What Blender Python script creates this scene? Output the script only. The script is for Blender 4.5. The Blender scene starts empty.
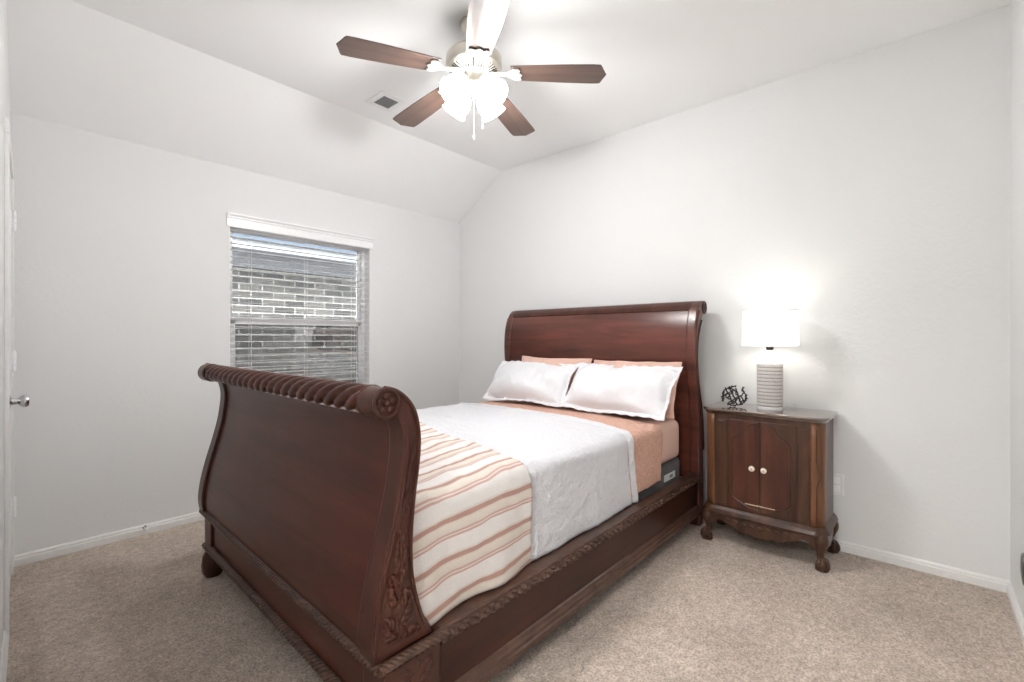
import bpy, bmesh, math, random
from math import sin, cos, pi, radians, sqrt, atan2, hypot
from mathutils import Vector, Matrix, noise
random.seed(7)
SC = bpy.context.scene
COL = SC.collection

# ------------------------------------------------------------------ camera
# room axes: X runs towards the headboard wall, Y towards the window wall, Z up, floor at 0
cam = bpy.data.cameras.new('camera')
cam.sensor_width = 36.0
cam.lens = 462.0 / 1024.0 * 36.0
cam.shift_y = -3.0 / 1024.0
cam.clip_start = 0.02
cam_o = bpy.data.objects.new('camera', cam)
COL.objects.link(cam_o)
YAW = radians(41.75)
cam_o.location = (0, 0, 1.22)
cam_o.rotation_euler = (pi / 2, 0, atan2(-cos(YAW), sin(YAW)))
SC.camera = cam_o

# ------------------------------------------------------------------ sky, lights, exposure
SC.view_settings.view_transform = 'Standard'
SC.view_settings.look = 'None'
SC.view_settings.gamma = 1.0
SC.view_settings.use_curve_mapping = False
SC.view_settings.exposure = 0.72
try:
    SC.cycles.use_denoising = True
    SC.cycles.use_adaptive_sampling = False
    SC.cycles.max_bounces = 14
    SC.cycles.diffuse_bounces = 8
    SC.cycles.glossy_bounces = 6
    SC.cycles.transmission_bounces = 8
    SC.cycles.caustics_reflective = False
    SC.cycles.caustics_refractive = False
    SC.cycles.sample_clamp_indirect = 6.0
except Exception:
    pass
W = bpy.data.worlds.new('sky')
SC.world = W
W.use_nodes = True
bgn = W.node_tree.nodes['Background']
# bright thin overcast overhead, pale blue low down
_tc = W.node_tree.nodes.new('ShaderNodeTexCoord')
_sp = W.node_tree.nodes.new('ShaderNodeSeparateXYZ')
_rp = W.node_tree.nodes.new('ShaderNodeValToRGB')
W.node_tree.links.new(_tc.outputs['Generated'], _sp.inputs[0])
W.node_tree.links.new(_sp.outputs['Z'], _rp.inputs[0])
_rp.color_ramp.elements[0].position = 0.25
_rp.color_ramp.elements[0].color = (0.021, 0.028, 0.038, 1)
_rp.color_ramp.elements[1].position = 0.45
_rp.color_ramp.elements[1].color = (0.93, 0.97, 1.0, 1)
W.node_tree.links.new(_rp.outputs[0], bgn.inputs[0])
bgn.inputs[1].default_value = 16.0
W.cycles.sampling_method = 'NONE'

FAN_EMIT = 8.5         # opal glass shades of the ceiling fan
FAN_BULB = 16.0        # watts, each bulb
LAMP_EMIT = 0.75        # drum shade of the table lamp
LAMP_BULB = 1.15
HALL_FILL_WATT = 55.0  # added fill light in the hallway, unseen


def add_light(name, loc, watt, rad, col):
    l = bpy.data.lights.new(name, 'POINT')
    l.energy = watt
    l.shadow_soft_size = rad
    l.color = col
    o = bpy.data.objects.new(name, l)
    o.location = loc
    COL.objects.link(o)
    return o


# ------------------------------------------------------------------ materials
def new_mat(name):
    m = bpy.data.materials.new(name)
    m.use_nodes = True
    nt = m.node_tree
    b = nt.nodes['Principled BSDF']
    return m, nt, b


def N(nt, t, **kw):
    n = nt.nodes.new(t)
    for k, v in kw.items():
        if k in n.inputs.keys() if isinstance(k, str) else False:
            n.inputs[k].default_value = v
        else:
            setattr(n, k, v)
    return n


def coords(nt, scale=(1, 1, 1), rot=(0, 0, 0), kind='Object'):
    tc = nt.nodes.new('ShaderNodeTexCoord')
    mp = nt.nodes.new('ShaderNodeMapping')
    mp.inputs['Scale'].default_value = scale
    mp.inputs['Rotation'].default_value = rot
    nt.links.new(tc.outputs[kind], mp.inputs['Vector'])
    return mp.outputs['Vector']


def ramp(nt, fac, stops):
    r = nt.nodes.new('ShaderNodeValToRGB')
    e = r.color_ramp.elements
    while len(e) < len(stops):
        e.new(0.5)
    for i, (p, c) in enumerate(stops):
        e[i].position = p
        e[i].color = (c[0], c[1], c[2], 1)
    nt.links.new(fac, r.inputs['Fac'])
    return r.outputs['Color']


def noise_fac(nt, vec, scale, detail=3, rough=0.5):
    n = nt.nodes.new('ShaderNodeTexNoise')
    n.inputs['Scale'].default_value = scale
    n.inputs['Detail'].default_value = detail
    n.inputs['Roughness'].default_value = rough
    nt.links.new(vec, n.inputs['Vector'])
    return n.outputs['Fac']


def bump(nt, b, fac, strength, dist):
    bm_ = nt.nodes.new('ShaderNodeBump')
    bm_.inputs['Strength'].default_value = strength
    bm_.inputs['Distance'].default_value = dist
    nt.links.new(fac, bm_.inputs['Height'])
    nt.links.new(bm_.outputs['Normal'], b.inputs['Normal'])
    return bm_


def plain(name, col, rough=0.5, metal=0.0, spec=None, coat=0.0):
    m, nt, b = new_mat(name)
    b.inputs['Base Color'].default_value = (*col, 1)
    b.inputs['Roughness'].default_value = rough
    b.inputs['Metallic'].default_value = metal
    if spec is not None:
        b.inputs['Specular IOR Level'].default_value = spec
    b.inputs['Coat Weight'].default_value = coat
    f = noise_fac(nt, coords(nt), 40, 2)
    c = ramp(nt, f, [(0.3, [x * 0.97 for x in col]), (0.7, [min(1, x * 1.02) for x in col])])
    nt.links.new(c, b.inputs['Base Color'])
    return m


def paint(name, col, bscale=55, bstr=0.18, rough=0.75):
    m, nt, b = new_mat(name)
    v = coords(nt)
    f = noise_fac(nt, v, 1.7, 2)
    c = ramp(nt, f, [(0.3, [x * 0.985 for x in col]), (0.7, col)])
    nt.links.new(c, b.inputs['Base Color'])
    b.inputs['Roughness'].default_value = rough
    b.inputs['Specular IOR Level'].default_value = 0.25
    bump(nt, b, noise_fac(nt, v, bscale, 3, 0.55), bstr, 0.004)
    return m


def wood(name, dark, light, grain=(2.0, 22.0, 22.0), rough=0.3, coat=0.3, bstr=0.06, mottled=0.35, rot=(0, 0, 0), spec=0.5):
    m, nt, b = new_mat(name)
    v = coords(nt, grain, rot)
    w = nt.nodes.new('ShaderNodeTexNoise')
    w.inputs['Scale'].default_value = 1.0
    w.inputs['Detail'].default_value = 6
    w.inputs['Roughness'].default_value = 0.6
    w.inputs['Distortion'].default_value = 0.6
    nt.links.new(v, w.inputs['Vector'])
    mid = [(a * 0.55 + c * 0.45) for a, c in zip(dark, light)]
    c1 = ramp(nt, w.outputs['Fac'], [(0.32, dark), (0.5, mid), (0.7, light)])
    big = noise_fac(nt, coords(nt), 2.6, 3)
    c2 = ramp(nt, big, [(0.3, (0.72, 0.72, 0.72)), (0.7, (1.15, 1.12, 1.1))])
    mx = nt.nodes.new('ShaderNodeMix')
    mx.data_type = 'RGBA'
    mx.blend_type = 'MULTIPLY'
    mx.inputs['Factor'].default_value = mottled * 2
    nt.links.new(c1, mx.inputs['A'])
    nt.links.new(c2, mx.inputs['B'])
    nt.links.new(mx.outputs['Result'], b.inputs['Base Color'])
    b.inputs['Roughness'].default_value = rough
    b.inputs['Specular IOR Level'].default_value = spec
    b.inputs['Coat Weight'].default_value = coat
    b.inputs['Coat Roughness'].default_value = max(0.30, rough)
    if bstr:
        bump(nt, b, w.outputs['Fac'], bstr, 0.003)
    return m


def fabric(name, col, scale=90, bstr=0.25, big=0.0, col2=None, bigscale=18):
    m, nt, b = new_mat(name)
    v = coords(nt)
    f = noise_fac(nt, v, scale, 3, 0.6)
    c = ramp(nt, f, [(0.3, [x * 0.93 for x in (col2 or col)]), (0.7, col)])
    nt.links.new(c, b.inputs['Base Color'])
    b.inputs['Roughness'].default_value = 0.9
    b.inputs['Specular IOR Level'].default_value = 0.15
    b.inputs['Sheen Weight'].default_value = 0.1
    h = f
    if big:
        f2 = noise_fac(nt, v, bigscale, 4, 0.65)
        ma = nt.nodes.new('ShaderNodeMath')
        ma.operation = 'MULTIPLY_ADD'
        ma.inputs[1].default_value = big
        nt.links.new(f2, ma.inputs[0])
        nt.links.new(f, ma.inputs[2])
        h = ma.outputs[0]
    bump(nt, b, h, bstr, 0.006)
    return m


M = {}
M['wall'] = paint('wall_paint', (0.775, 0.780, 0.779), 48, 0.30)
M['ceiling'] = paint('ceiling_paint', (0.90, 0.905, 0.905), 60, 0.12)
M['trim'] = plain('white_trim_paint', (0.80, 0.80, 0.79), 0.35)
M['door'] = plain('white_door_paint', (0.80, 0.80, 0.80), 0.35)
M['vinyl'] = plain('white_vinyl', (0.93, 0.93, 0.94), 0.3)
M['slat'] = plain('white_blind_slat', (0.93, 0.93, 0.93), 0.4)
_nt = M['slat'].node_tree
_tl = _nt.nodes.new('ShaderNodeBsdfTranslucent'); _tl.inputs[0].default_value = (0.85, 0.85, 0.85, 1)
_mx = _nt.nodes.new('ShaderNodeMixShader'); _mx.inputs[0].default_value = 0.30
_nt.links.new(_nt.nodes['Principled BSDF'].outputs[0], _mx.inputs[1]); _nt.links.new(_tl.outputs[0], _mx.inputs[2])
_nt.links.new(_mx.outputs[0], _nt.nodes['Material Output'].inputs['Surface'])
M['wood'] = wood('mahogany', (0.052, 0.0145, 0.009), (0.098, 0.0275, 0.016), (9, 1.1, 16), 0.30, 0.0, 0.0, spec=0.25)
M['wood_v'] = wood('mahogany_carved', (0.040, 0.013, 0.008), (0.080, 0.027, 0.0165), (14, 14, 2.0), 0.30, 0.0, 0.0, spec=0.32)
M['wood_x'] = wood('mahogany_rail', (0.026, 0.008, 0.005), (0.060, 0.018, 0.011), (1.2, 16, 16), 0.30, 0.0, 0.0, spec=0.28)
M['wood_band'] = wood('mahogany_worn_highlights', (0.050, 0.023, 0.015), (0.125, 0.062, 0.041), (14, 14, 14), 0.30, 0.1, 0.0, spec=0.45)  # lighter worn tone, with highlights on rail and moldings put into the colour
M['wood_red'] = wood('mahogany_headboard', (0.040, 0.011, 0.007), (0.155, 0.046, 0.030), (9, 1.1, 14), 0.29, 0.25, 0.0)
M['wal_dark'] = wood('walnut_dark', (0.036, 0.017, 0.010), (0.105, 0.048, 0.027), (14, 14, 2.2), 0.30, 0.1, 0.0, spec=0.35)
M['wal_red'] = wood('walnut_red', (0.048, 0.017, 0.011), (0.130, 0.046, 0.029), (14, 14, 2.0), 0.30, 0.1, 0.0, spec=0.35)
M['wal_light'] = wood('walnut_light', (0.095, 0.040, 0.018), (0.26, 0.115, 0.055), (20, 20, 2.0), 0.30, 0.1, 0.0, spec=0.35)
M['wal_top'] = wood('walnut_top', (0.050, 0.027, 0.018), (0.13, 0.072, 0.048), (18, 2.0, 18), 0.12, 1.0)
for n_ in M['wal_top'].node_tree.nodes:
    if n_.type == 'BSDF_PRINCIPLED':
        n_.inputs['Coat IOR'].default_value = 2.3
        n_.inputs['Coat Roughness'].default_value = 0.12
M['cream'] = plain('cream_inlay', (0.62, 0.52, 0.36), 0.35)
M['ivory'] = plain('ivory_knob', (0.80, 0.74, 0.62), 0.25)
M['brass'] = plain('aged_brass', (0.62, 0.44, 0.20), 0.3, 1.0)
M['nickel'] = plain('brushed_nickel', (0.66, 0.62, 0.55), 0.32, 1.0)
M['whitemetal'] = plain('pale_nickel_bracket', (0.82, 0.80, 0.75), 0.35, 0.6)
M['chrome'] = plain('satin_chrome', (0.62, 0.62, 0.62), 0.22, 1.0)
M['darkened_chrome'] = plain('satin_chrome_darkened', (0.22, 0.22, 0.22), 0.28, 1.0)  # chrome knob, its dark reflections put into the base colour
M['iron'] = plain('dark_iron', (0.035, 0.033, 0.031), 0.4, 0.7)
M['dark'] = plain('dark_void', (0.02, 0.02, 0.02), 0.8)
M['blackmetal'] = plain('dark_metal', (0.06, 0.06, 0.06), 0.25, 0.9)
M['blade'] = wood('fan_blade_wood', (0.045, 0.026, 0.020), (0.150, 0.090, 0.068), (1.3, 26, 26), 0.30, 0.5, 0.03, 0.1)
M['white_cloth'] = fabric('white_pillow_cloth', (0.76, 0.76, 0.785), 140, 0.15)
M['quilt'] = fabric('white_quilt_cloth', (0.70, 0.70, 0.73), 110, 1.0, 2.2, None, 30)
M['peach'] = fabric('peach_sheet_cloth', (0.70, 0.47, 0.39), 150, 0.12)
M['peach2'] = fabric('peach_textured_cloth', (0.68, 0.415, 0.325), 70, 0.8, 2.0, (0.56, 0.32, 0.24), 40)
M['boxspring'] = fabric('grey_boxspring_cloth', (0.115, 0.11, 0.115), 200, 0.3)
M['label'] = plain('paper_label', (0.75, 0.75, 0.75), 0.6)
M['ink'] = plain('label_print', (0.15, 0.15, 0.17), 0.6)
M['ceramic'] = plain('white_ceramic', (0.60, 0.575, 0.555), 0.4)
M['ceramic2'] = plain('grey_ceramic_band', (0.28, 0.26, 0.25), 0.5)
M['acrylic'] = plain('clear_neck', (0.86, 0.86, 0.86), 0.12)
M['cord'] = plain('white_cord', (0.7, 0.7, 0.68), 0.5)
M['plastic'] = plain('white_plastic', (0.84, 0.84, 0.83), 0.35)

# brushed, gently blotchy beige carpet
m, nt, b = new_mat('beige_carpet')
v = coords(nt)
fine = noise_fac(nt, v, 105, 3, 0.7)
mid_ = noise_fac(nt, v, 30, 3, 0.65)
bigf = noise_fac(nt, v, 2.4, 3, 0.6)
cf = ramp(nt, fine, [(0.30, (0.36, 0.295, 0.250)), (0.52, (0.61, 0.522, 0.450)), (0.75, (0.84, 0.75, 0.665))])
cb = ramp(nt, bigf, [(0.32, (0.84, 0.83, 0.82)), (0.68, (1.12, 1.12, 1.12))])
cm = ramp(nt, mid_, [(0.33, (0.80, 0.79, 0.78)), (0.66, (1.12, 1.12, 1.12))])
mx = nt.nodes.new('ShaderNodeMix'); mx.data_type = 'RGBA'; mx.blend_type = 'MULTIPLY'
mx.inputs['Factor'].default_value = 1.0
nt.links.new(cf, mx.inputs['A']); nt.links.new(cb, mx.inputs['B'])
mx2 = nt.nodes.new('ShaderNodeMix'); mx2.data_type = 'RGBA'; mx2.blend_type = 'MULTIPLY'
mx2.inputs['Factor'].default_value = 1.0
nt.links.new(mx.outputs['Result'], mx2.inputs['A']); nt.links.new(cm, mx2.inputs['B'])
nt.links.new(mx2.outputs['Result'], b.inputs['Base Color'])
b.inputs['Roughness'].default_value = 1.0
b.inputs['Specular IOR Level'].default_value = 0.05
ma = nt.nodes.new('ShaderNodeMath'); ma.operation = 'ADD'
nt.links.new(fine, ma.inputs[0]); nt.links.new(mid_, ma.inputs[1])
bump(nt, b, ma.outputs[0], 0.8, 0.012)
M['carpet'] = m

# neighbour's brick
m, nt, b = new_mat('grey_brick')
v = coords(nt, (1, 1, 1), (pi / 2, 0, 0))
bt = nt.nodes.new('ShaderNodeTexBrick')
bt.inputs['Scale'].default_value = 1.0
bt.inputs['Brick Width'].default_value = 0.235
bt.inputs['Row Height'].default_value = 0.078
bt.inputs['Mortar Size'].default_value = 0.0065
bt.inputs['Mortar Smooth'].default_value = 0.25
bt.inputs['Bias'].default_value = -0.1
bt.inputs['Color1'].default_value = (0.026, 0.025, 0.024, 1)
bt.inputs['Color2'].default_value = (0.078, 0.071, 0.064, 1)
bt.inputs['Mortar'].default_value = (0.27, 0.255, 0.23, 1)
nt.links.new(v, bt.inputs['Vector'])
nz = noise_fac(nt, v, 26, 4, 0.7)
cn = ramp(nt, nz, [(0.3, (0.62, 0.62, 0.62)), (0.55, (1, 1, 1)), (0.72, (1.7, 1.65, 1.55))])
mx = nt.nodes.new('ShaderNodeMix'); mx.data_type = 'RGBA'; mx.blend_type = 'MULTIPLY'
mx.inputs['Factor'].default_value = 1.0
nt.links.new(bt.outputs['Color'], mx.inputs['A']); nt.links.new(cn, mx.inputs['B'])
nt.links.new(mx.outputs['Result'], b.inputs['Base Color'])
b.inputs['Roughness'].default_value = 0.9
M['brick'] = m
M['fascia'] = plain('pale_fascia', (0.20, 0.21, 0.22), 0.5)
M['soffit'] = plain('grey_soffit', (0.13, 0.13, 0.14), 0.7)
M['shingle'] = plain('grey_shingle', (0.16, 0.15, 0.15), 0.9)
M['soil'] = plain('side_yard_bounce', (0.60, 0.585, 0.56), 0.95)  # unseen ground, made pale to bounce daylight up onto blind and jamb

# window glass: clear with a faint mirror
m, nt, b = new_mat('window_glass')
nt.nodes.remove(b)
out = nt.nodes['Material Output']
tr = nt.nodes.new('ShaderNodeBsdfTransparent'); tr.inputs[0].default_value = (0.97, 0.98, 0.98, 1)
gl = nt.nodes.new('ShaderNodeBsdfGlossy'); gl.inputs['Roughness'].default_value = 0.0
fr = nt.nodes.new('ShaderNodeFresnel'); fr.inputs['IOR'].default_value = 1.75
ms = nt.nodes.new('ShaderNodeMixShader')
nt.links.new(fr.outputs[0], ms.inputs[0]); nt.links.new(tr.outputs[0], ms.inputs[1]); nt.links.new(gl.outputs[0], ms.inputs[2])
nt.links.new(ms.outputs[0], out.inputs['Surface'])
M['glass'] = m
# insect screen on the lower sash
m, nt, b = new_mat('insect_screen')
nt.nodes.remove(b)
out = nt.nodes['Material Output']
tr = nt.nodes.new('ShaderNodeBsdfTransparent')
df = nt.nodes.new('ShaderNodeBsdfDiffuse'); df.inputs[0].default_value = (0.03, 0.03, 0.03, 1)
ms = nt.nodes.new('ShaderNodeMixShader'); ms.inputs[0].default_value = 0.42
nt.links.new(tr.outputs[0], ms.inputs[1]); nt.links.new(df.outputs[0], ms.inputs[2])
nt.links.new(ms.outputs[0], out.inputs['Surface'])
M['screen'] = m


def glow(name, col, emit, base=(0.9, 0.9, 0.88)):
    m, nt, b = new_mat(name)
    b.inputs['Base Color'].default_value = (*base, 1)
    b.inputs['Roughness'].default_value = 0.4
    b.inputs['Emission Color'].default_value = (*col, 1)
    b.inputs['Emission Strength'].default_value = emit
    return m


M['opal'] = glow('lit_opal_glass', (1.0, 0.99, 0.975), FAN_EMIT)
M['shade'] = glow('lit_drum_shade', (1.0, 0.975, 0.94), LAMP_EMIT)
M['bulb'] = glow('lit_bulb', (1.0, 0.95, 0.88), 8.0)
M['bulb'].cycles.emission_sampling = 'NONE'
M['opal'].cycles.emission_sampling = 'FRONT'
M['shade'].cycles.emission_sampling = 'FRONT'

# striped throw, stripes follow the U coordinate (metres across the cloth)
m, nt, b = new_mat('striped_throw_cloth')
uv = nt.nodes.new('ShaderNodeUVMap'); uv.uv_map = 'UVMap'
sep = nt.nodes.new('ShaderNodeSeparateXYZ')
nt.links.new(uv.outputs[0], sep.inputs[0])
wob = noise_fac(nt, uv.outputs[0], 4.0, 2)
wa = nt.nodes.new('ShaderNodeMath'); wa.operation = 'MULTIPLY_ADD'; wa.inputs[1].default_value = 0.035
nt.links.new(wob, wa.inputs[0]); nt.links.new(sep.outputs[0], wa.inputs[2])
dv = nt.nodes.new('ShaderNodeMath'); dv.operation = 'DIVIDE'; dv.inputs[1].default_value = 0.128
nt.links.new(wa.outputs[0], dv.inputs[0])
frc = nt.nodes.new('ShaderNodeMath'); frc.operation = 'FRACT'
nt.links.new(dv.outputs[0], frc.inputs[0])
WH = (0.69, 0.665, 0.645); CR = (0.61, 0.55, 0.50); TN = (0.43, 0.265, 0.220); PK = (0.51, 0.335, 0.285)
cc = ramp(nt, frc.outputs[0], [(0.0, WH), (0.10, WH), (0.125, PK), (0.16, PK), (0.185, WH), (0.215, PK), (0.245, PK), (0.27, CR),
                               (0.44, (0.66, 0.60, 0.53)), (0.50, CR), (0.53, TN), (0.63, TN), (0.66, CR), (0.74, WH), (1.0, WH)])
fz = noise_fac(nt, uv.outputs[0], 160, 2, 0.6)
cw = ramp(nt, fz, [(0.3, (0.94, 0.94, 0.94)), (0.7, (1.04, 1.04, 1.04))])
mx = nt.nodes.new('ShaderNodeMix'); mx.data_type = 'RGBA'; mx.blend_type = 'MULTIPLY'
mx.inputs['Factor'].default_value = 1.0
nt.links.new(cc, mx.inputs['A']); nt.links.new(cw, mx.inputs['B'])
nt.links.new(mx.outputs['Result'], b.inputs['Base Color'])
b.inputs['Roughness'].default_value = 0.9
b.inputs['Specular IOR Level'].default_value = 0.1
bump(nt, b, fz, 0.3, 0.004)
M['throw'] = m

# ------------------------------------------------------------------ object helpers
LOC = {}


def tag(o, label=None, cat=None, group=None, kind=None):
    if label: o['label'] = label
    if cat: o['category'] = cat
    if group: o['group'] = group
    if kind: o['kind'] = kind
    return o


def empty(name, loc, label=None, cat=None, group=None, kind=None):
    o = bpy.data.objects.new(name, None)
    o.empty_display_size = 0.1
    COL.objects.link(o)
    o.location = loc
    LOC[o] = Vector(loc)
    return tag(o, label, cat, group, kind)


def link(name, bm, mat, parent=None, origin=None, smooth=True, bevel=0.0, segs=2, solid=0.0):
    """bm is in world coordinates; it is linked as ONE mesh object under parent"""
    base = LOC[parent] if parent is not None else Vector(origin or (0, 0, 0))
    pr = parent
    while pr is not None and pr.parent is not None:
        pr = pr.parent
    if pr is not None and pr.name.startswith('sleigh_bed'):
        for v_ in bm.verts:                # the far side stands slightly nearer the headboard wall
            v_.co.x += 0.017 * (v_.co.y - 1.08)
    bmesh.ops.recalc_face_normals(bm, faces=bm.faces)
    bmesh.ops.translate(bm, vec=-base, verts=bm.verts)
    me = bpy.data.meshes.new(name)
    bm.to_mesh(me)
    bm.free()
    me.materials.append(mat)
    if smooth:
        for p in me.polygons:
            p.use_smooth = True
    o = bpy.data.objects.new(name, me)
    COL.objects.link(o)
    if parent is not None:
        o.parent = parent
    else:
        o.location = base
    LOC[o] = base
    if solid:
        s = o.modifiers.new('thickness', 'SOLIDIFY'); s.thickness = solid; s.offset = -1
    if bevel:
        bv = o.modifiers.new('bevel', 'BEVEL'); bv.width = bevel; bv.segments = segs; bv.limit_method = 'ANGLE'
        bv.angle_limit = radians(35)
    if smooth:
        try:
            me.set_sharp_from_angle(angle=radians(42))
        except Exception:
            pass
    return o


def struct(name, bm, mat, parent=None, **kw):
    o = link(name, bm, mat, parent, **kw)
    if parent is None:
        o['kind'] = 'structure'
    return o


def B():
    return bmesh.new()


def box(bm, x0, x1, y0, y1, z0, z1):
    r = bmesh.ops.create_cube(bm, size=1.0)
    for v_ in r['verts']:
        v_.co = Vector(((x0 + x1) / 2 + v_.co.x * (x1 - x0), (y0 + y1) / 2 + v_.co.y * (y1 - y0), (z0 + z1) / 2 + v_.co.z * (z1 - z0)))
    return r['verts']


def poly_extrude(bm, pts, vec):
    """closed polygon pts (world Vectors) extruded by vec"""
    vec = Vector(vec)
    a = [bm.verts.new(p) for p in pts]
    c = [bm.verts.new(Vector(p) + vec) for p in pts]
    n = len(a)
    bm.faces.new(a); bm.faces.new(list(reversed(c)))
    for i in range(n):
        bm.faces.new((a[i], a[(i + 1) % n], c[(i + 1) % n], c[i]))


def frame_of(d):
    d = d.normalized()
    u = d.cross(Vector((0, 0, 1)))
    if u.length < 1e-4:
        u = d.cross(Vector((0, 1, 0)))
    u.normalize()
    return u, d.cross(u).normalized()


def tube(bm, pts, r, n=8, closed=False, caps=True):
    pts = [Vector(p) for p in pts]
    k = len(pts)
    rr = r if isinstance(r, (list, tuple)) else [r] * k
    rings = []
    pu = None
    for i, p in enumerate(pts):
        if closed:
            d = pts[(i + 1) % k] - pts[i - 1]
        else:
            d = pts[min(i + 1, k - 1)] - pts[max(i - 1, 0)]
        d = d.normalized() if d.length > 1e-9 else Vector((0, 0, 1))
        if pu is None:
            u, w = frame_of(d)
        else:
            u = (pu - d * pu.dot(d))
            if u.length < 1e-6:
                u, w = frame_of(d)
            u.normalize(); w = d.cross(u)
        pu = u
        rings.append([bm.verts.new(p + (u * cos(2 * pi * j / n) + w * sin(2 * pi * j / n)) * rr[i]) for j in range(n)])
    m_ = k if closed else k - 1
    for i in range(m_):
        a, c = rings[i], rings[(i + 1) % k]
        for j in range(n):
            bm.faces.new((a[j], a[(j + 1) % n], c[(j + 1) % n], c[j]))
    if caps and not closed:
        bm.faces.new(list(reversed(rings[0]))); bm.faces.new(rings[-1])


def lathe(bm, prof, origin, axis=(0, 0, 1), n=32, sx=1.0, sy=1.0):
    """prof = [(radius, height)]"""
    d = Vector(axis).normalized()
    u, w = frame_of(d)
    o = Vector(origin)
    rings = []
    for r, h in prof:
        if r < 1e-6:
            rings.append([bm.verts.new(o + d * h)])
        else:
            rings.append([bm.verts.new(o + d * h + (u * cos(2 * pi * j / n) * sx + w * sin(2 * pi * j / n) * sy) * r) for j in range(n)])
    for a, c in zip(rings[:-1], rings[1:]):
        if len(a) == 1 and len(c) == 1:
            continue
        for j in range(n):
            q = (a[0],) if len(a) == 1 else (a[j], a[(j + 1) % n])
            p = (c[0],) if len(c) == 1 else (c[(j + 1) % n], c[j])
            bm.faces.new(q + p)
    if len(rings[0]) > 1: bm.faces.new(list(reversed(rings[0])))
    if len(rings[-1]) > 1: bm.faces.new(rings[-1])


def ball(bm, c, r, sx=1, sy=1, sz=1, n=14):
    q = bmesh.ops.create_uvsphere(bm, u_segments=n, v_segments=max(6, n // 2), radius=1.0)
    for v_ in q['verts']:
        v_.co = Vector((c[0] + v_.co.x * r * sx, c[1] + v_.co.y * r * sy, c[2] + v_.co.z * r * sz))


def grid(bm, f, nu, nv, uvf=None):
    """surface f(i/nu, j/nv) -> point"""
    V = [[bm.verts.new(f(i / nu, j / nv)) for j in range(nv + 1)] for i in range(nu + 1)]
    lay = bm.loops.layers.uv.new('UVMap') if uvf else None
    for i in range(nu):
        for j in range(nv):
            fc = bm.faces.new((V[i][j], V[i + 1][j], V[i + 1][j + 1], V[i][j + 1]))
            if lay:
                for lp, (a, c) in zip(fc.loops, ((i, j), (i + 1, j), (i + 1, j + 1), (i, j + 1))):
                    lp[lay].uv = uvf(a / nu, c / nv)
    return V


def smooth_path(pts, per=6, closed=False):
    """Catmull-Rom through pts"""
    P = [Vector(p) for p in pts]
    n = len(P)
    out = []
    rng = range(n) if closed else range(n - 1)
    for i in rng:
        if closed:
            a, b_, c, d = P[i - 1], P[i], P[(i + 1) % n], P[(i + 2) % n]
        else:
            a, b_, c, d = P[max(i - 1, 0)], P[i], P[i + 1], P[min(i + 2, n - 1)]
        for k in range(per):
            t = k / per
            out.append(0.5 * ((2 * b_) + (c - a) * t + (2 * a - 5 * b_ + 4 * c - d) * t * t + (3 * b_ - a - 3 * c + d) * t ** 3))
    if not closed:
        out.append(P[-1])
    return out


def rope(bm, p0, p1, r, pitch, strands=4, amp=0.2, nper=14, m=36, cap=True, hand=1):
    """twisted gadroon roll between two points"""
    p0 = Vector(p0); p1 = Vector(p1)
    d = p1 - p0; L = d.length; d = d.normalized()
    u, w = frame_of(d)
    n = max(8, int(L / pitch * strands * 8))
    rings = []
    for i in range(n + 1):
        t = i / n
        ring = []
        for j in range(m):
            th = 2 * pi * j / m
            ph = strands * (th - hand * 2 * pi * t * L / pitch)
            k = abs(cos(ph / 2)) ** 0.7
            rr = r * (1 - amp + amp * k)
            ring.append(bm.verts.new(p0 + d * (L * t) + (u * cos(th) + w * sin(th)) * rr))
        rings.append(ring)
    for a, c in zip(rings[:-1], rings[1:]):
        for j in range(m):
            bm.faces.new((a[j], a[(j + 1) % m], c[(j + 1) % m], c[j]))
    if cap:
        bm.faces.new(list(reversed(rings[0]))); bm.faces.new(rings[-1])


def copy_tree(o, parent=None):
    c = o.copy()
    COL.objects.link(c)
    if parent is not None:
        c.parent = parent
    for ch in [x for x in COL.objects if x.parent == o]:
        copy_tree(ch, c)
    return c


# ------------------------------------------------------------------ the room
XH, YW, YR = 3.238, 3.628, -0.307        # headboard wall, window wall, right wall
ZC, ZW, YS = 2.82, 2.42, 3.02            # flat ceiling, window wall height, where the slope starts


def lx(y):                               # the left wall is a touch out of square
    return 0.056 - 0.035 * (YW - y)


bm = B(); box(bm, -1.6, XH + 0.15, YR - 0.6, YW + 0.15, -0.12, 0.0); struct('floor', bm, M['carpet'], smooth=False)
bm = B(); box(bm, XH, XH + 0.14, YR - 0.14, YW + 0.15, -0.1, ZC + 0.1); struct('wall_headboard', bm, M['wall'], smooth=False)
bm = B(); box(bm, -1.6, XH, YR - 0.14, YR, -0.1, ZC + 0.1); struct('wall_right', bm, M['wall'], smooth=False)
# left wall with the doorway the camera stands in
DY0, DY1, DZ = -0.17, 0.68, 2.06
bm = B()
for y0, y1, z0, z1 in ((YR, DY0, 0, ZC), (DY1, YW, 0, ZC), (DY0, DY1, DZ, ZC)):
    pts = [Vector((lx(y0), y0, z0)), Vector((lx(y1), y1, z0)), Vector((lx(y1) - 0.13, y1, z0)), Vector((lx(y0) - 0.13, y0, z0))]
    poly_extrude(bm, pts, (0, 0, z1 - z0))
struct('wall_left', bm, M['wall'], smooth=False)
# window wall with its opening
WX0, WX1, WZ0, WZ1 = 1.095, 2.195, 0.62, 2.05
bm = B()
for x0, x1, z0, z1 in ((-0.2, WX0, -0.1, ZW + 0.1), (WX1, XH, -0.1, ZW + 0.1), (WX0, WX1, -0.1, WZ0), (WX0, WX1, WZ1, ZW + 0.1)):
    box(bm, x0, x1, YW, YW + 0.15, z0, z1)
struct('wall_window', bm, M['wall'], smooth=False)
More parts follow.
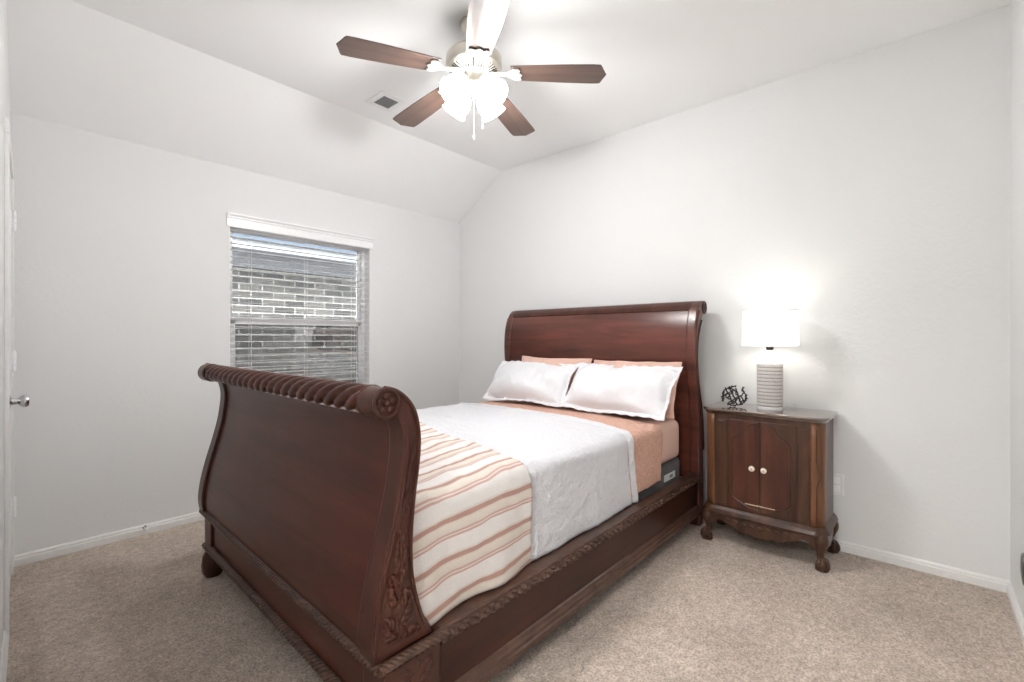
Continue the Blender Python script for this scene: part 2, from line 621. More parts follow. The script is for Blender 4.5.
# flat ceiling and the sloped strip above the window wall
bm = B()
poly_extrude(bm, [Vector((-0.3, YR, ZC)), Vector((-0.3, YS, ZC)), Vector((-0.3, YW + 0.1, ZW - (ZC - ZW) / (YW - YS) * 0.1)),
                  Vector((-0.3, YW + 0.1, ZC + 0.12)), Vector((-0.3, YR, ZC + 0.12))], (XH + 0.3, 0, 0))
struct('ceiling', bm, M['ceiling'], smooth=False)
# short hallway beyond the doorway, behind the camera
bm = B()
box(bm, -1.6, -1.5, -1.2, 1.7, 0, 2.5); box(bm, -1.5, lx(YR) - 0.13, -1.3, -1.2, 0, 2.5); box(bm, -1.5, -0.2, 1.6, 1.7, 0, 2.5)
struct('wall_hall', bm, M['wall'], smooth=False)
bm = B(); box(bm, -1.6, -0.3, -1.3, 1.7, 2.44, 2.54); struct('ceiling_hall', bm, M['ceiling'], smooth=False)
bm = B(); box(bm, -1.6, -0.2, -1.3, YR - 0.6, -0.12, 0); box(bm, -0.2, 0.2, -1.3, -0.9, -0.12, 0)
struct('floor_hall', bm, M['carpet'], smooth=False)


def base_profile(h=0.058, t=0.014):
    return [(0, 0), (t, 0), (t, h * 0.62), (t * 0.72, h * 0.70), (t * 0.72, h * 0.84), (t * 0.35, h), (0, h)]


def baseboard(name, p0, p1, nrm):
    bm = B()
    p0 = Vector((*p0, 0)); p1 = Vector((*p1, 0)); nv = Vector((*nrm, 0)).normalized()
    poly_extrude(bm, [p0 + nv * a + Vector((0, 0, z)) for a, z in base_profile()], p1 - p0)
    return struct(name, bm, M['trim'], smooth=False)


baseboard('baseboard_headboard', (XH, YR), (XH, YW), (-1, 0))
baseboard('baseboard_window', (lx(YW), YW), (XH - 0.014, YW), (0, -1))
baseboard('baseboard_right', (0.2, YR), (XH - 0.014, YR), (0, 1))
D0, D1 = 2.79, 3.50                       # closet door in the left wall
baseboard('baseboard_left', (lx(DY1 + 0.07), DY1 + 0.07), (lx(D0 - 0.065), D0 - 0.065), (1, -0.035))

bm = B()
for y0, y1, z0, z1 in ((DY0 - 0.06, DY0, 0, DZ), (DY1, DY1 + 0.06, 0, DZ), (DY0 - 0.06, DY1 + 0.06, DZ, DZ + 0.06)):
    poly_extrude(bm, [Vector((lx(y0), y0, z0)), Vector((lx(y1), y1, z0)), Vector((lx(y1) + 0.012, y1, z0)), Vector((lx(y0) + 0.012, y0, z0))], (0, 0, z1 - z0))
struct('trim_1', bm, M['trim'], smooth=False)

# closed door on the left wall, seen along its face
d1 = empty('door_1', (lx(D0), D0, 0), kind='structure')


def along(y, off, z):                     # point on the left wall, off metres proud of it
    return Vector((lx(y) + off, y, z))


def wslab(bm, y0, y1, z0, z1, t0, t1):
    pts = [along(y0, t0, z0), along(y1, t0, z0), along(y1, t1, z0), along(y0, t1, z0)]
    poly_extrude(bm, pts, (0, 0, z1 - z0))


bm = B(); wslab(bm, D0, D1, 0.015, 2.035, 0.0, 0.006)
for z0, z1 in ((0.25, 0.95), (1.12, 1.85)):
    for y0, y1 in ((D0 + 0.10, D0 + 0.33), (D0 + 0.39, D1 - 0.10)):
        wslab(bm, y0, y1, z0, z1, 0.006, 0.009)
link('leaf', bm, M['door'], d1, smooth=False, bevel=0.002)
bm = B()
wslab(bm, D0 - 0.062, D0 - 0.004, 0, 2.039, 0, 0.015); wslab(bm, D1 + 0.004, D1 + 0.062, 0, 2.039, 0, 0.015); wslab(bm, D0 - 0.062, D1 + 0.062, 2.04, 2.10, 0, 0.015)
link('casing', bm, M['trim'], d1, smooth=False, bevel=0.004)
for z in (0.348, 1.10, 1.825):
    bm = B()
    p = along(D1 + 0.004, 0.017, z)
    for k in range(3):
        tube(bm, [p + Vector((0, 0, -0.045 + 0.031 * k)), p + Vector((0, 0, -0.045 + 0.031 * k + 0.028))], 0.0075, 10)
    ball(bm, p + Vector((0, 0, 0.05)), 0.006); ball(bm, p + Vector((0, 0, -0.05)), 0.006)
    wslab(bm, D1 - 0.02, D1 + 0.02, z - 0.045, z + 0.045, 0.006, 0.010)
    link('hinge', bm, M['vinyl'], d1)
bm = B()
lathe(bm, [(0.0, 0), (0.032, 0), (0.031, 0.008), (0.014, 0.014), (0.011, 0.030), (0.018, 0.036), (0.026, 0.046), (0.027, 0.056), (0.022, 0.064), (0.0, 0.066)],
      along(D0 + 0.06, 0.006, 0.953), (1, -0.035, 0), 24)
kn = link('door_knob', bm, M['chrome'], d1)

# entry door standing open against the right wall
d2 = empty('door_2', (0.145, -0.185, 0), kind='structure')
bm = B(); box(bm, 0.145, 0.965, -0.200, -0.165, 0.015, 2.04)
for z0, z1 in ((0.25, 0.95), (1.12, 1.85)):
    for x0, x1 in ((0.25, 0.51), (0.60, 0.86)):
        box(bm, x0, x1, -0.165, -0.161, z0, z1)
link('leaf', bm, M['door'], d2, smooth=False, bevel=0.002)
bm = B()
lathe(bm, [(0.0, 0), (0.030, 0), (0.029, 0.007), (0.013, 0.012), (0.011, 0.032), (0.020, 0.040), (0.0265, 0.052), (0.0265, 0.060), (0.020, 0.068), (0.0, 0.070)],
      (0.907, -0.1650, 0.914), (0, 1, 0), 24)
link('door_knob', bm, M['darkened_chrome'], d2)

# ------------------------------------------------------------------ window
w1 = empty('window_1', (WX0, YW + 0.10, WZ0), kind='structure')
GY = YW + 0.105
bm = B()
for x0, x1, z0, z1 in ((WX0, WX0 + 0.035, WZ0, WZ1), (WX1 - 0.035, WX1, WZ0, WZ1), (WX0, WX1, WZ0, WZ0 + 0.04), (WX0, WX1, WZ1 - 0.04, WZ1)):
    box(bm, x0, x1, GY - 0.02, GY + 0.045, z0, z1)
link('window_frame', bm, M['vinyl'], w1, smooth=False, bevel=0.003)
bm = B()
ZM = 1.352
X0, X1 = WX0 + 0.035, WX1 - 0.035
for x0, x1, z0, z1 in ((X0, X0 + 0.02, ZM, WZ1 - 0.04), (X1 - 0.02, X1, ZM, WZ1 - 0.04), (X0, X1, WZ1 - 0.065, WZ1 - 0.04), (X0, X1, ZM - 0.012, ZM + 0.022)):
    box(bm, x0, x1, GY + 0.012, GY + 0.036, z0, z1)
link('upper_sash', bm, M['vinyl'], w1, smooth=False, bevel=0.002)
bm = B()
for x0, x1, z0, z1 in ((X0, X0 + 0.03, WZ0 + 0.04, ZM), (X1 - 0.03, X1, WZ0 + 0.04, ZM), (X0, X1, WZ0 + 0.04, WZ0 + 0.085), (X0, X1, ZM - 0.030, ZM + 0.020)):
    box(bm, x0, x1, GY - 0.016, GY + 0.010, z0, z1)
link('lower_sash', bm, M['vinyl'], w1, smooth=False, bevel=0.002)
bm = B(); box(bm, X0 + 0.02, X1 - 0.02, GY + 0.020, GY + 0.026, ZM + 0.02, WZ1 - 0.065); link('upper_pane', bm, M['glass'], w1, smooth=False)
bm = B(); box(bm, X0 + 0.03, X1 - 0.03, GY - 0.006, GY, WZ0 + 0.085, ZM - 0.03); link('lower_pane', bm, M['glass'], w1, smooth=False)
bm = B(); box(bm, X0 + 0.005, X1 - 0.005, GY + 0.0395, GY + 0.0405, WZ0 + 0.045, ZM - 0.005); link('insect_screen', bm, M['screen'], w1, smooth=False)
bm = B()
for x0, x1, z0, z1 in ((WX0, WX0 + 0.004, WZ0, WZ1), (WX1 - 0.004, WX1, WZ0, WZ1), (WX0, WX1, WZ1 - 0.004, WZ1)):
    box(bm, x0, x1, YW + 0.001, GY - 0.02, z0, z1)
link('window_jamb', bm, M['vinyl'], w1, smooth=False)
bm = B(); box(bm, WX0 - 0.03, WX1 + 0.03, YW - 0.03, YW + 0.085, WZ0 - 0.022, WZ0); link('window_sill', bm, M['trim'], w1, smooth=False, bevel=0.004)

# blind inside the opening
bl = empty('window_blind', (WX0, YW + 0.03, WZ1), 'white horizontal slat blind lowered and opened in the only window', 'blind')
bm = B()
prof = [(0, 0), (-0.012, 0), (-0.012, 0.055), (-0.020, 0.062), (-0.020, 0.070), (-0.034, 0.082), (-0.034, 0.090), (0, 0.090)]
poly_extrude(bm, [Vector((1.078, YW - 0.002 + y, 2.002 + z)) for y, z in prof], (1.137, 0, 0))
link('valance', bm, M['vinyl'], bl, smooth=False)
bm = B(); box(bm, WX0 + 0.006, WX1 - 0.006, YW + 0.008, YW + 0.058, 2.0, WZ1 - 0.002); link('headrail', bm, M['vinyl'], bl, smooth=False)
bm = B()
tilt = radians(1.5)
zs = 1.985
while zs > WZ0 + 0.06:
    yc = YW + 0.033
    n = 6
    top = []; bot = []
    for i in range(n + 1):
        t = i / n * 2 - 1
        yy = t * 0.0245; zz = 0.0008 * (1 - t * t)
        top.append(Vector((0, yc + yy * cos(tilt), zs + yy * sin(tilt) + zz + 0.0008)))
        bot.append(Vector((0, yc + yy * cos(tilt), zs + yy * sin(tilt) + zz - 0.0008)))
    poly_extrude(bm, [p + Vector((WX0 + 0.008, 0, 0)) for p in top + bot[::-1]], (WX1 - WX0 - 0.016, 0, 0))
    zs -= 0.0465
link('slats', bm, M['slat'], bl, smooth=False)
for x in (1.24, 1.645, 2.05):
    bm = B()
    for y in (YW + 0.0075, YW + 0.0585):
        tube(bm, [(x, y, 2.0), (x, y, WZ0 + 0.03)], 0.0009, 6)
    link('ladder_cord', bm, M['cord'], bl)
bm = B(); box(bm, WX0 + 0.008, WX1 - 0.008, YW + 0.008, YW + 0.058, WZ0 + 0.012, WZ0 + 0.034); link('bottom_rail', bm, M['slat'], bl, smooth=False, bevel=0.004)

# ------------------------------------------------------------------ outside: side yard and the neighbour's house
bm = B(); box(bm, -4, 9, YW + 0.16, 5.6, -0.45, -0.30); struct('ground', bm, M['soil'], smooth=False)
NY = 5.45
nh = empty('neighbour_house', (1.5, NY, -0.3), 'grey brick house with pale mortar seen through the window', 'house')
bm = B(); box(bm, -2.5, 9.0, NY, NY + 0.2, -0.3, 2.20); link('brick_wall', bm, M['brick'], nh, smooth=False)
bm = B(); box(bm, -2.5, 9.0, NY - 0.30, NY + 0.2, 2.125, 2.14); box(bm, -2.5, 9, NY - 0.03, NY, 1.98, 2.125)
link('soffit', bm, M['soffit'], nh, smooth=False)
bm = B(); box(bm, -2.5, 9.0, NY - 0.33, NY - 0.30, 2.130, 2.215); link('fascia', bm, M['fascia'], nh, smooth=False)
bm = B(); poly_extrude(bm, [Vector((-2.5, NY - 0.36, 2.213)), Vector((-2.5, NY - 0.36, 2.228)), Vector((-2.5, NY + 3.0, 2.56)), Vector((-2.5, NY + 3.0, 2.54))], (11.5, 0, 0))
link('roof', bm, M['shingle'], nh, smooth=False)

# ------------------------------------------------------------------ sleigh bed
Y0, Y1 = 1.08, 2.750
PT = 0.075                                # post thickness
bed = empty('sleigh_bed', (1.95, 1.90, 0), 'dark carved mahogany sleigh bed with rolled footboard and headboard', 'bed')

front = [(0.664, 0.355), (0.658, 0.40), (0.661, 0.45), (0.672, 0.52), (0.694, 0.61), (0.717, 0.69), (0.741, 0.785), (0.752, 0.85), (0.758, 0.906), (0.757, 0.95), (0.748, 0.985)]
back = [(0.704, 1.087), (0.74, 1.077), (0.772, 1.055), (0.797, 1.025), (0.812, 0.985), (0.819, 0.93), (0.814, 0.86), (0.803, 0.79), (0.795, 0.72), (0.790, 0.65), (0.792, 0.571), (0.800, 0.52), (0.815, 0.459), (0.835, 0.405), (0.862, 0.355)]
SCX, SCZ, SR = 0.702, 1.044, 0.043        # scroll centre and radius
fr_s = smooth_path([(x, 0, z) for x, z in front], 5)
bk_s = smooth_path([(x, 0, z) for x, z in back], 5)
arc = []
for i in range(13):
    a = radians(-42 - i * (318 - 90) / 12.0)   # from lower right, round the front, to the top
    arc.append(Vector((SCX + SR * cos(a), 0, SCZ + SR * sin(a))))
post_poly = fr_s + arc + bk_s


def zlook(path, z):                       # x of a path at height z
    best = min(range(len(path) - 1), key=lambda i: abs((path[i].z + path[i + 1].z) / 2 - z))
    a, c = path[best], path[best + 1]
    t = 0 if abs(c.z - a.z) < 1e-6 else (z - a.z) / (c.z - a.z)
    return a.x + (c.x - a.x) * max(-1, min(2, t))


def leafy(s, f):
    """carved vine: s metres up the post, f -1..1 across; height 0..1"""
    h = 0.0
    for k in range(-1, 13):
        side = 1 if k % 2 else -1
        cs, cf = 0.045 + k * 0.056, side * 0.36
        ds, df = (s - cs) / 0.058, (f - cf) / 0.62
        ang = side * 0.75
        u = ds * cos(ang) + df * sin(ang)
        w_ = -ds * sin(ang) + df * cos(ang)
        wid = 0.62 * sqrt(max(0.0, 1 - u * u)) * (1 - 0.25 * u)
        if abs(u) < 1 and abs(w_) < wid:
            q = w_ / wid
            mid = math.exp(-(w_ / 0.06) ** 2)
            veins = 0.5 + 0.5 * sin(2 * pi * (u * 2.2 - abs(w_) * 2.0))
            hh = (1 - q * q) ** 0.4 * (0.62 + 0.38 * veins) * (1 - 0.75 * mid) * (0.75 + 0.25 * u)
            h = max(h, hh)
    stem_ = math.exp(-((f - 0.20 * sin(s * 56)) / 0.07) ** 2) * 0.6
    return max(h, stem_)


def make_footpost(y0, y1, outer):
    bm = B()
    poly_extrude(bm, [Vector((p.x, y0, p.z)) for p in post_poly], (0, y1 - y0, 0))
    o = link('footboard_post', bm, M['wood_v'], bed, bevel=0.010, segs=3)
    yo = y0 if outer < 0 else y1
    bm = B()

    def surf(u, v):
        z = 0.375 + u * 0.60
        xf, xb = zlook(fr_s, z) + 0.020, zlook(bk_s, z) - 0.016
        if z > 0.93: xf += (z - 0.93) * 0.28
        x = xf + (xb - xf) * v
        f = v * 2 - 1
        edge = min(1.0, min(v, 1 - v) * 9, u * 14, (1 - u) * 14)
        h = (0.001 + 0.019 * min(1.0, (xb - xf) / 0.085) * leafy(u * 0.60, f)) * edge - 0.002 * (1 - edge)
        return Vector((x, yo + outer * h, z))
    grid(bm, surf, 240, 44)
    link('carving', bm, M['wood_v'], o, solid=0.0)
    # raised rim along both edges of the carved face
    bm = B()
    for path, off in ((fr_s, 0.011), (bk_s, -0.009)):
        tube(bm, [(p.x + off, yo + outer * 0.001, p.z) for p in path if p.z > 0.37], 0.0055, 8)
    link('bead', bm, M['wood_v'], o)
    # volute disc with a flower
    bm = B()
    tube(bm, [(SCX + 0.038 * cos(t), yo + outer * 0.002, SCZ + 0.038 * sin(t)) for t in [2 * pi * i / 40 for i in range(40)]], 0.0055, 8, closed=True)
    for k in range(5):
        a = 2 * pi * k / 5 + 0.3
        ball(bm, (SCX + 0.020 * cos(a), yo + outer * 0.001, SCZ + 0.020 * sin(a)), 0.0105, 1, 0.6, 1)
    ball(bm, (SCX, yo + outer * 0.004, SCZ), 0.0085, 1, 0.9, 1)
    link('rosette', bm, M['wood_v'], o)
    return o


make_footpost(Y0, Y0 + PT, -1)
make_footpost(Y1 - PT, Y1, 1)
# curved panel between the posts
bm = B()
pan = [Vector((p.x + 0.012, 0, p.z)) for p in fr_s]
pf = pan + [Vector((p.x + 0.034, 0, p.z)) for p in reversed(pan)]
poly_extrude(bm, [Vector((p.x, Y0 + PT - 0.004, p.z)) for p in pf], (0, Y1 - Y0 - 2 * PT + 0.008, 0))
fpan = link('footboard_panel', bm, M['wood'], bed)
# rolled top rail with its twisted lobes, plain collars at the ends
bm = B()
rope(bm, (SCX + 0.004, Y0 + PT + 0.012, SCZ + 0.002), (SCX + 0.004, Y1 - PT - 0.012, SCZ + 0.002), 0.042, 0.34, 5, 0.30, 16, 50, True, -1)
roll = link('rolled_rail', bm, M['wood'], bed)
for y in (Y0 + PT - 0.004, Y1 - PT - 0.012):
    bm = B()
    lathe(bm, [(0.0, 0), (0.043, 0), (0.045, 0.004), (0.045, 0.012), (0.040, 0.016), (0.0, 0.016)], (SCX + 0.003, y, SCZ + 0.001), (0, 1, 0), 32)
    link('collar', bm, M['wood_v'], roll)
# base of the footboard
bm = B()
box(bm, 0.700, 0.880, Y0 - 0.004, Y1 + 0.004, 0.15, 0.352)
fb = link('footboard_base', bm, M['wood'], bed, bevel=0.006)
bm = B()
for y0 in (Y0 - 0.008, Y1 - 0.102):
    box(bm, 0.690, 0.884, y0, y0 + 0.11, 0.15, 0.340)
box(bm, 0.664, 0.895, Y0 - 0.012, Y1, 0.336, 0.352)
link('corner_block', bm, M['wood_v'], fb, bevel=0.006)
bm = B()
rope(bm, (0.676, Y0 - 0.010, 0.343), (0.676, Y1 - 0.004, 0.343), 0.0155, 0.075, 4, 0.34, 12, 24, True, -1)
rope(bm, (0.672, Y0 - 0.013, 0.343), (0.900, Y0 - 0.013, 0.343), 0.0155, 0.075, 4, 0.34, 14, 24, True, 1)
link('rope_molding', bm, M['wood_band'], fb)
bm = B()
rope(bm, (0.694, Y0 - 0.010, 0.162), (0.694, Y1 - 0.004, 0.162), 0.020, 0.085, 4, 0.34, 12, 24, True, -1)
rope(bm, (0.690, Y0 - 0.013, 0.162), (0.900, Y0 - 0.013, 0.162), 0.020, 0.085, 4, 0.34, 14, 24, True, 1)
link('rope_molding', bm, M['wood_band'], fb)
# carved drop on the near corner block
bm = B()


def blk(u, v):
    x = 0.705 + u * 0.16; z = 0.185 + v * 0.135
    e = min(1, min(u, 1 - u, v, 1 - v) * 8)
    return Vector((x, Y0 - 0.0105 - 0.010 * e * leafy(v * 0.16 + 0.12, u * 2 - 1), z))


grid(bm, blk, 40, 40)
link('carving', bm, M['wood_v'], fb)
for y in (Y0 + 0.045, Y1 - 0.005):
    bm = B()
    prof = [(0.0, 0), (0.040, 0), (0.052, 0.022), (0.056, 0.06), (0.050, 0.100), (0.034, 0.130), (0.036, 0.152), (0.0, 0.152)]
    lathe(bm, prof, (0.725, y, 0), (0, 0, 1), 10, 0.95, 1.05)
    link('bun_foot', bm, M['wood_v'], bed)
# side rails
for y0, out in ((Y0 + 0.012, -1), (Y1 - 0.012, 1)):
    ya, yb = (y0, y0 + 0.045) if out < 0 else (y0 - 0.045, y0)
    bm = B(); box(bm, 0.87, 3.02, ya, yb, 0.10, 0.335)
    sr = link('side_rail', bm, M['wood_x'], bed, bevel=0.004)
    yo = ya if out < 0 else yb
    # plain cap with the carved leaf band under it
    bm = B(); box(bm, 0.89, 3.02, min(yo + out * 0.010, yo - out * 0.050), max(yo + out * 0.010, yo - out * 0.050), 0.332, 0.345)
    link('rail_cap', bm, M['wood_band'], sr, bevel=0.004)
    if out < 0:
        bm = B()

        def band(u, v):
            x = 0.895 + u * 2.12
            z = 0.298 + 0.038 * v
            p = (x / 0.115) % 1.0
            q = v * 2 - 1
            l1 = abs(sin(pi * (p * 3 + 0.9 * q)))
            l2 = abs(cos(pi * (p * 2 - 0.7 * q)))
            h = (0.35 + 0.65 * l1) * (0.4 + 0.6 * l2) * (1 - abs(q) ** 3)
            drop = -0.010 * abs(sin(pi * p * 3)) * (1 - v)
            return Vector((x, yo - 0.002 - 0.018 * h, z + drop))
        grid(bm, band, 900, 14)
        link('carved_band', bm, M['wood_band'], sr)
    bm = B()
    prof = [(0, 0.088), (0.020, 0.088), (0.020, 0.108), (0.014, 0.113), (0.014, 0.126), (0.009, 0.132), (0.006, 0.146), (0, 0.150)]
    poly_extrude(bm, [Vector((0.89, yo + out * a, z)) for a, z in prof], (2.13, 0, 0))
    link('rail_molding', bm, M['wood_band'], sr, smooth=False)
# small support foot under the rail
bm = B()
lathe(bm, [(0.0, 0), (0.030, 0), (0.034, 0.012), (0.026, 0.024), (0.014, 0.030), (0.014, 0.11), (0, 0.11)], (2.78, 1.185, 0), (0, 0, 1), 16)
link('support_foot', bm, M['blackmetal'], bed)

# headboard
hfront = [(3.030, 0.0), (3.030, 0.30), (3.025, 0.60), (3.000, 0.80), (2.970, 0.95), (2.955, 1.05), (2.950, 1.15), (2.955, 1.25), (2.968, 1.32), (2.990, 1.385), (3.015, 1.43), (3.050, 1.458)]
hback = [(3.100, 1.467), (3.140, 1.455), (3.148, 1.42), (3.138, 1.392), (3.105, 1.372), (3.070, 1.345), (3.035, 1.29), (3.005, 1.22), (2.990, 1.15), (2.992, 1.05), (3.010, 0.95), (3.040, 0.85), (3.070, 0.75), (3.092, 0.60), (3.100, 0.30), (3.100, 0.0)]
hf = smooth_path([(x, 0, z) for x, z in hfront], 5)
hb = smooth_path([(x, 0, z) for x, z in hback], 5)
for y0, y1 in ((Y0, Y0 + 0.065), (Y1 - 0.065, Y1)):
    bm = B()
    poly_extrude(bm, [Vector((p.x, y0, p.z)) for p in hf + hb], (0, y1 - y0, 0))
    hp = link('headboard_post', bm, M['wood_red'], bed, bevel=0.010, segs=3)
    yo = y0 if y0 == Y0 else y1
    sg = -1 if y0 == Y0 else 1
    bm = B()
    tube(bm, [(3.105 + 0.034 * cos(t), yo + sg * 0.001, 1.42 + 0.038 * sin(t)) for t in [2 * pi * i / 32 for i in range(32)]], 0.006, 8, closed=True)
    for k in range(5):
        a = 2 * pi * k / 5
        ball(bm, (3.105 + 0.017 * cos(a), yo, 1.42 + 0.017 * sin(a)), 0.010, 1, 0.6, 1)
    ball(bm, (3.105, yo + sg * 0.003, 1.42), 0.008)
    link('rosette', bm, M['wood_v'], hp)
    bm = B()
    tube(bm, [(p.x + 0.012, yo + sg * 0.002, p.z) for p in hf if 0.45 < p.z < 1.40], 0.006, 8)
    tube(bm, [(p.x - 0.010, yo + sg * 0.002, p.z) for p in hb if 0.45 < p.z < 1.34], 0.006, 8)
    link('bead', bm, M['wood_v'], hp)
bm = B()
hpf = [Vector((p.x + 0.010, 0, p.z)) for p in hf if p.z > 0.25 and p.z < 1.42]
pf = hpf + [Vector((p.x + 0.03, 0, p.z)) for p in reversed(hpf)]
poly_extrude(bm, [Vector((p.x, Y0 + 0.06, p.z)) for p in pf], (0, Y1 - Y0 - 0.12, 0))
hpan = link('headboard_panel', bm, M['wood_red'], bed)
bm = B()
crest = [p for p in hf if p.z >= 1.40] + [p for p in hb if p.z >= 1.33]
poly_extrude(bm, [Vector((p.x, Y0 + 0.05, p.z)) for p in crest], (0, Y1 - Y0 - 0.10, 0))
tube(bm, [(3.030, Y0 + 0.05, 1.430), (3.030, Y1 - 0.05, 1.430)], 0.008, 10)
link('crest_rail', bm, M['wood_v'], bed)

# ------------------------------------------------------------------ mattress and bedding
MY0, MY1, MZ = 1.165, 2.665, 0.700
bm = B(); box(bm, 0.90, 2.965, MY0 + 0.012, MY1 - 0.012, 0.24, 0.452)
bs = link('box_spring', bm, M['boxspring'], None, (1.95, 1.90, 0.24), bevel=0.03, segs=4)
tag(bs, 'dark grey box spring just showing under the peach mattress side', 'box spring')
bm = B(); box(bm, 2.70, 2.86, MY0 + 0.008, MY0 + 0.0125, 0.345, 0.385); lb = link('tag', bm, M['label'], bs, smooth=False)
bm = B()
for k in range(4):
    box(bm, 2.775 + 0.012 * k, 2.783 + 0.012 * k, MY0 + 0.0073, MY0 + 0.008, 0.356, 0.374)
link('print', bm, M['ink'], lb, smooth=False)
bm = B(); box(bm, 0.835, 2.935, MY0, MY1, 0.452, MZ)
mt = link('mattress', bm, M['peach'], None, (1.95, 1.90, 0.452), bevel=0.045, segs=5)
tag(mt, 'mattress in a smooth peach fitted sheet on the sleigh bed', 'mattress')


def section(off, z_near, z_far, r=0.05):
    """points across the bed (y, z, ny, nz, arc length) from the near hem over the top to the far hem"""
    ya, yb, zt = MY0 - off, MY1 + off, MZ + off
    P = []
    for i in range(31):
        z = z_near + (zt - r - z_near) * i / 30
        P.append((ya - 0.006 * (1 - i / 30), z, -1, 0))
    for i in range(1, 10):
        a = pi - i * (pi / 2) / 10
        P.append((ya + r + r * cos(a), zt - r + r * sin(a), cos(a), sin(a)))
    for i in range(61):
        t = i / 60
        P.append((ya + r + (yb - ya - 2 * r) * t, zt + 0.012 * (1 - (2 * t - 1) ** 4), 0, 1))
    for i in range(1, 10):
        a = pi / 2 - i * (pi / 2) / 10
        P.append((yb - r + r * cos(a), zt - r + r * sin(a), cos(a), sin(a)))
    for i in range(21):
        P.append((yb, zt - r - (zt - r - z_far) * i / 20, 1, 0))
    out = []; s = 0
    for k, p in enumerate(P):
        if k: s += hypot(p[0] - P[k - 1][0], p[1] - P[k - 1][1])
        out.append((*p, s))
    return out


def drape(name, mat, off, z_near, z_far, x0f, x1f, nx, wr, seed, label, cat, thick=0.004, uvf=None, hemwave=0.0, puff=None):
    S_ = section(off, z_near, z_far)
    n = len(S_) - 1
    bm = B()

    def f(u, v):
        y, z, ny, nz, s = S_[round(v * n)]
        x = x0f(s) + (x1f(s) - x0f(s)) * u
        q = Vector((x * 1.0, s * 1.0, seed))
        d = wr * (noise.noise(q * 3.2) * 1.0 + 0.45 * noise.noise(q * 9.0) + 0.2 * noise.noise(q * 24.0))
        d = max(d, -wr * 0.9) + wr * 0.6
        fall = max(0.0, 1 - (s / 0.32))
        d += 0.9 * wr * fall * sin(x * 17 + 2.0 * noise.noise(q * 2.0)) * fall
        if puff: d += puff(u, s, x)
        hz = hemwave * noise.noise(Vector((x * 5, seed, 3.0))) * max(0, 1 - s / 0.1)
        return Vector((x, y + ny * d, z + nz * d + hz))
    grid(bm, f, nx, n, uvf=(lambda u, v: uvf(u, S_[round(v * n)][4], x0f, x1f)) if uvf else None)
    o = link(name, bm, mat, None, (1.95, 1.90, z_near), solid=thick)
    return tag(o, label, cat)


def lerp_tab(tab):
    def f(s):
        if s <= tab[0][0]: return tab[0][1]
        for (a, va), (c, vc) in zip(tab[:-1], tab[1:]):
            if s <= c:
                t = (s - a) / (c - a)
                t = t * t * (3 - 2 * t) * 0.35 + t * 0.65
                return va + (vc - va) * t
        return tab[-1][1]
    return f


# arc lengths: near side 0..~0.34, corner to ~0.42, top to ~1.93, then the far side
q_edge = lerp_tab([(0, 2.285), (0.30, 2.245), (0.40, 2.25), (0.50, 2.29), (0.62, 2.33), (0.85, 2.38), (2.4, 2.40)])
s_edge = lerp_tab([(0, 2.60), (0.30, 2.625), (0.42, 2.60), (0.70, 2.66), (1.2, 2.72), (2.4, 2.74)])
t_edge = lerp_tab([(0, 1.375), (0.25, 1.360), (0.40, 1.350), (0.50, 1.365), (0.86, 1.45), (1.30, 1.555), (2.4, 1.80)])
# the foot end of the bedding follows the inner curve of the footboard
foot = lerp_tab([(0, 0.874), (0.06, 0.842), (0.12, 0.822), (0.20, 0.806), (0.30, 0.802), (0.42, 0.805), (2.4, 0.805)])

drape('top_sheet', M['peach2'], 0.006, 0.385, 0.46, lambda s: q_edge(s) - 0.22, s_edge, 60, 0.006, 4.0,
      'textured peach sheet folded in a band below the pillows, hanging over the side', 'sheet', 0.003, hemwave=0.03)


def q_puff(u, s, x):
    e = q_edge(s)
    d = 0.0
    if u > 0.9:                            # the turned-back border at the head end
        t = (e - x)
        d += 0.006 * math.exp(-((t - 0.012) / 0.010) ** 2) - 0.016 * math.exp(-((t - 0.050) / 0.009) ** 2)
    for xc in (1.42, 1.87):                # pressed fold lines
        d += 0.004 * math.exp(-((x - xc) / 0.012) ** 2)
    d += 0.0035 * noise.noise(Vector((x * 22, s * 22, 7.0)))
    return d


drape('white_quilt', M['quilt'], 0.018, 0.350, 0.42, lambda s: foot(s) + 0.012, q_edge, 260, 0.006, 11.0,
      'white textured quilt spread over the bed from footboard to the peach band', 'quilt', 0.005, puff=q_puff)


def t_uv(u, s, x0, x1):
    x = x0(s) + (x1(s) - x0(s)) * u
    k = 0.06 + 0.28 * max(0, min(1, (s - 0.45) / 0.5))
    return (s - k * (x - 1.36), x)


drape('striped_throw', M['throw'], 0.034, 0.352, 0.44, foot, t_edge, 90, 0.014, 23.0,
      'cream and rust striped throw blanket across the foot of the bed', 'blanket', 0.006, uvf=t_uv, hemwave=0.012)


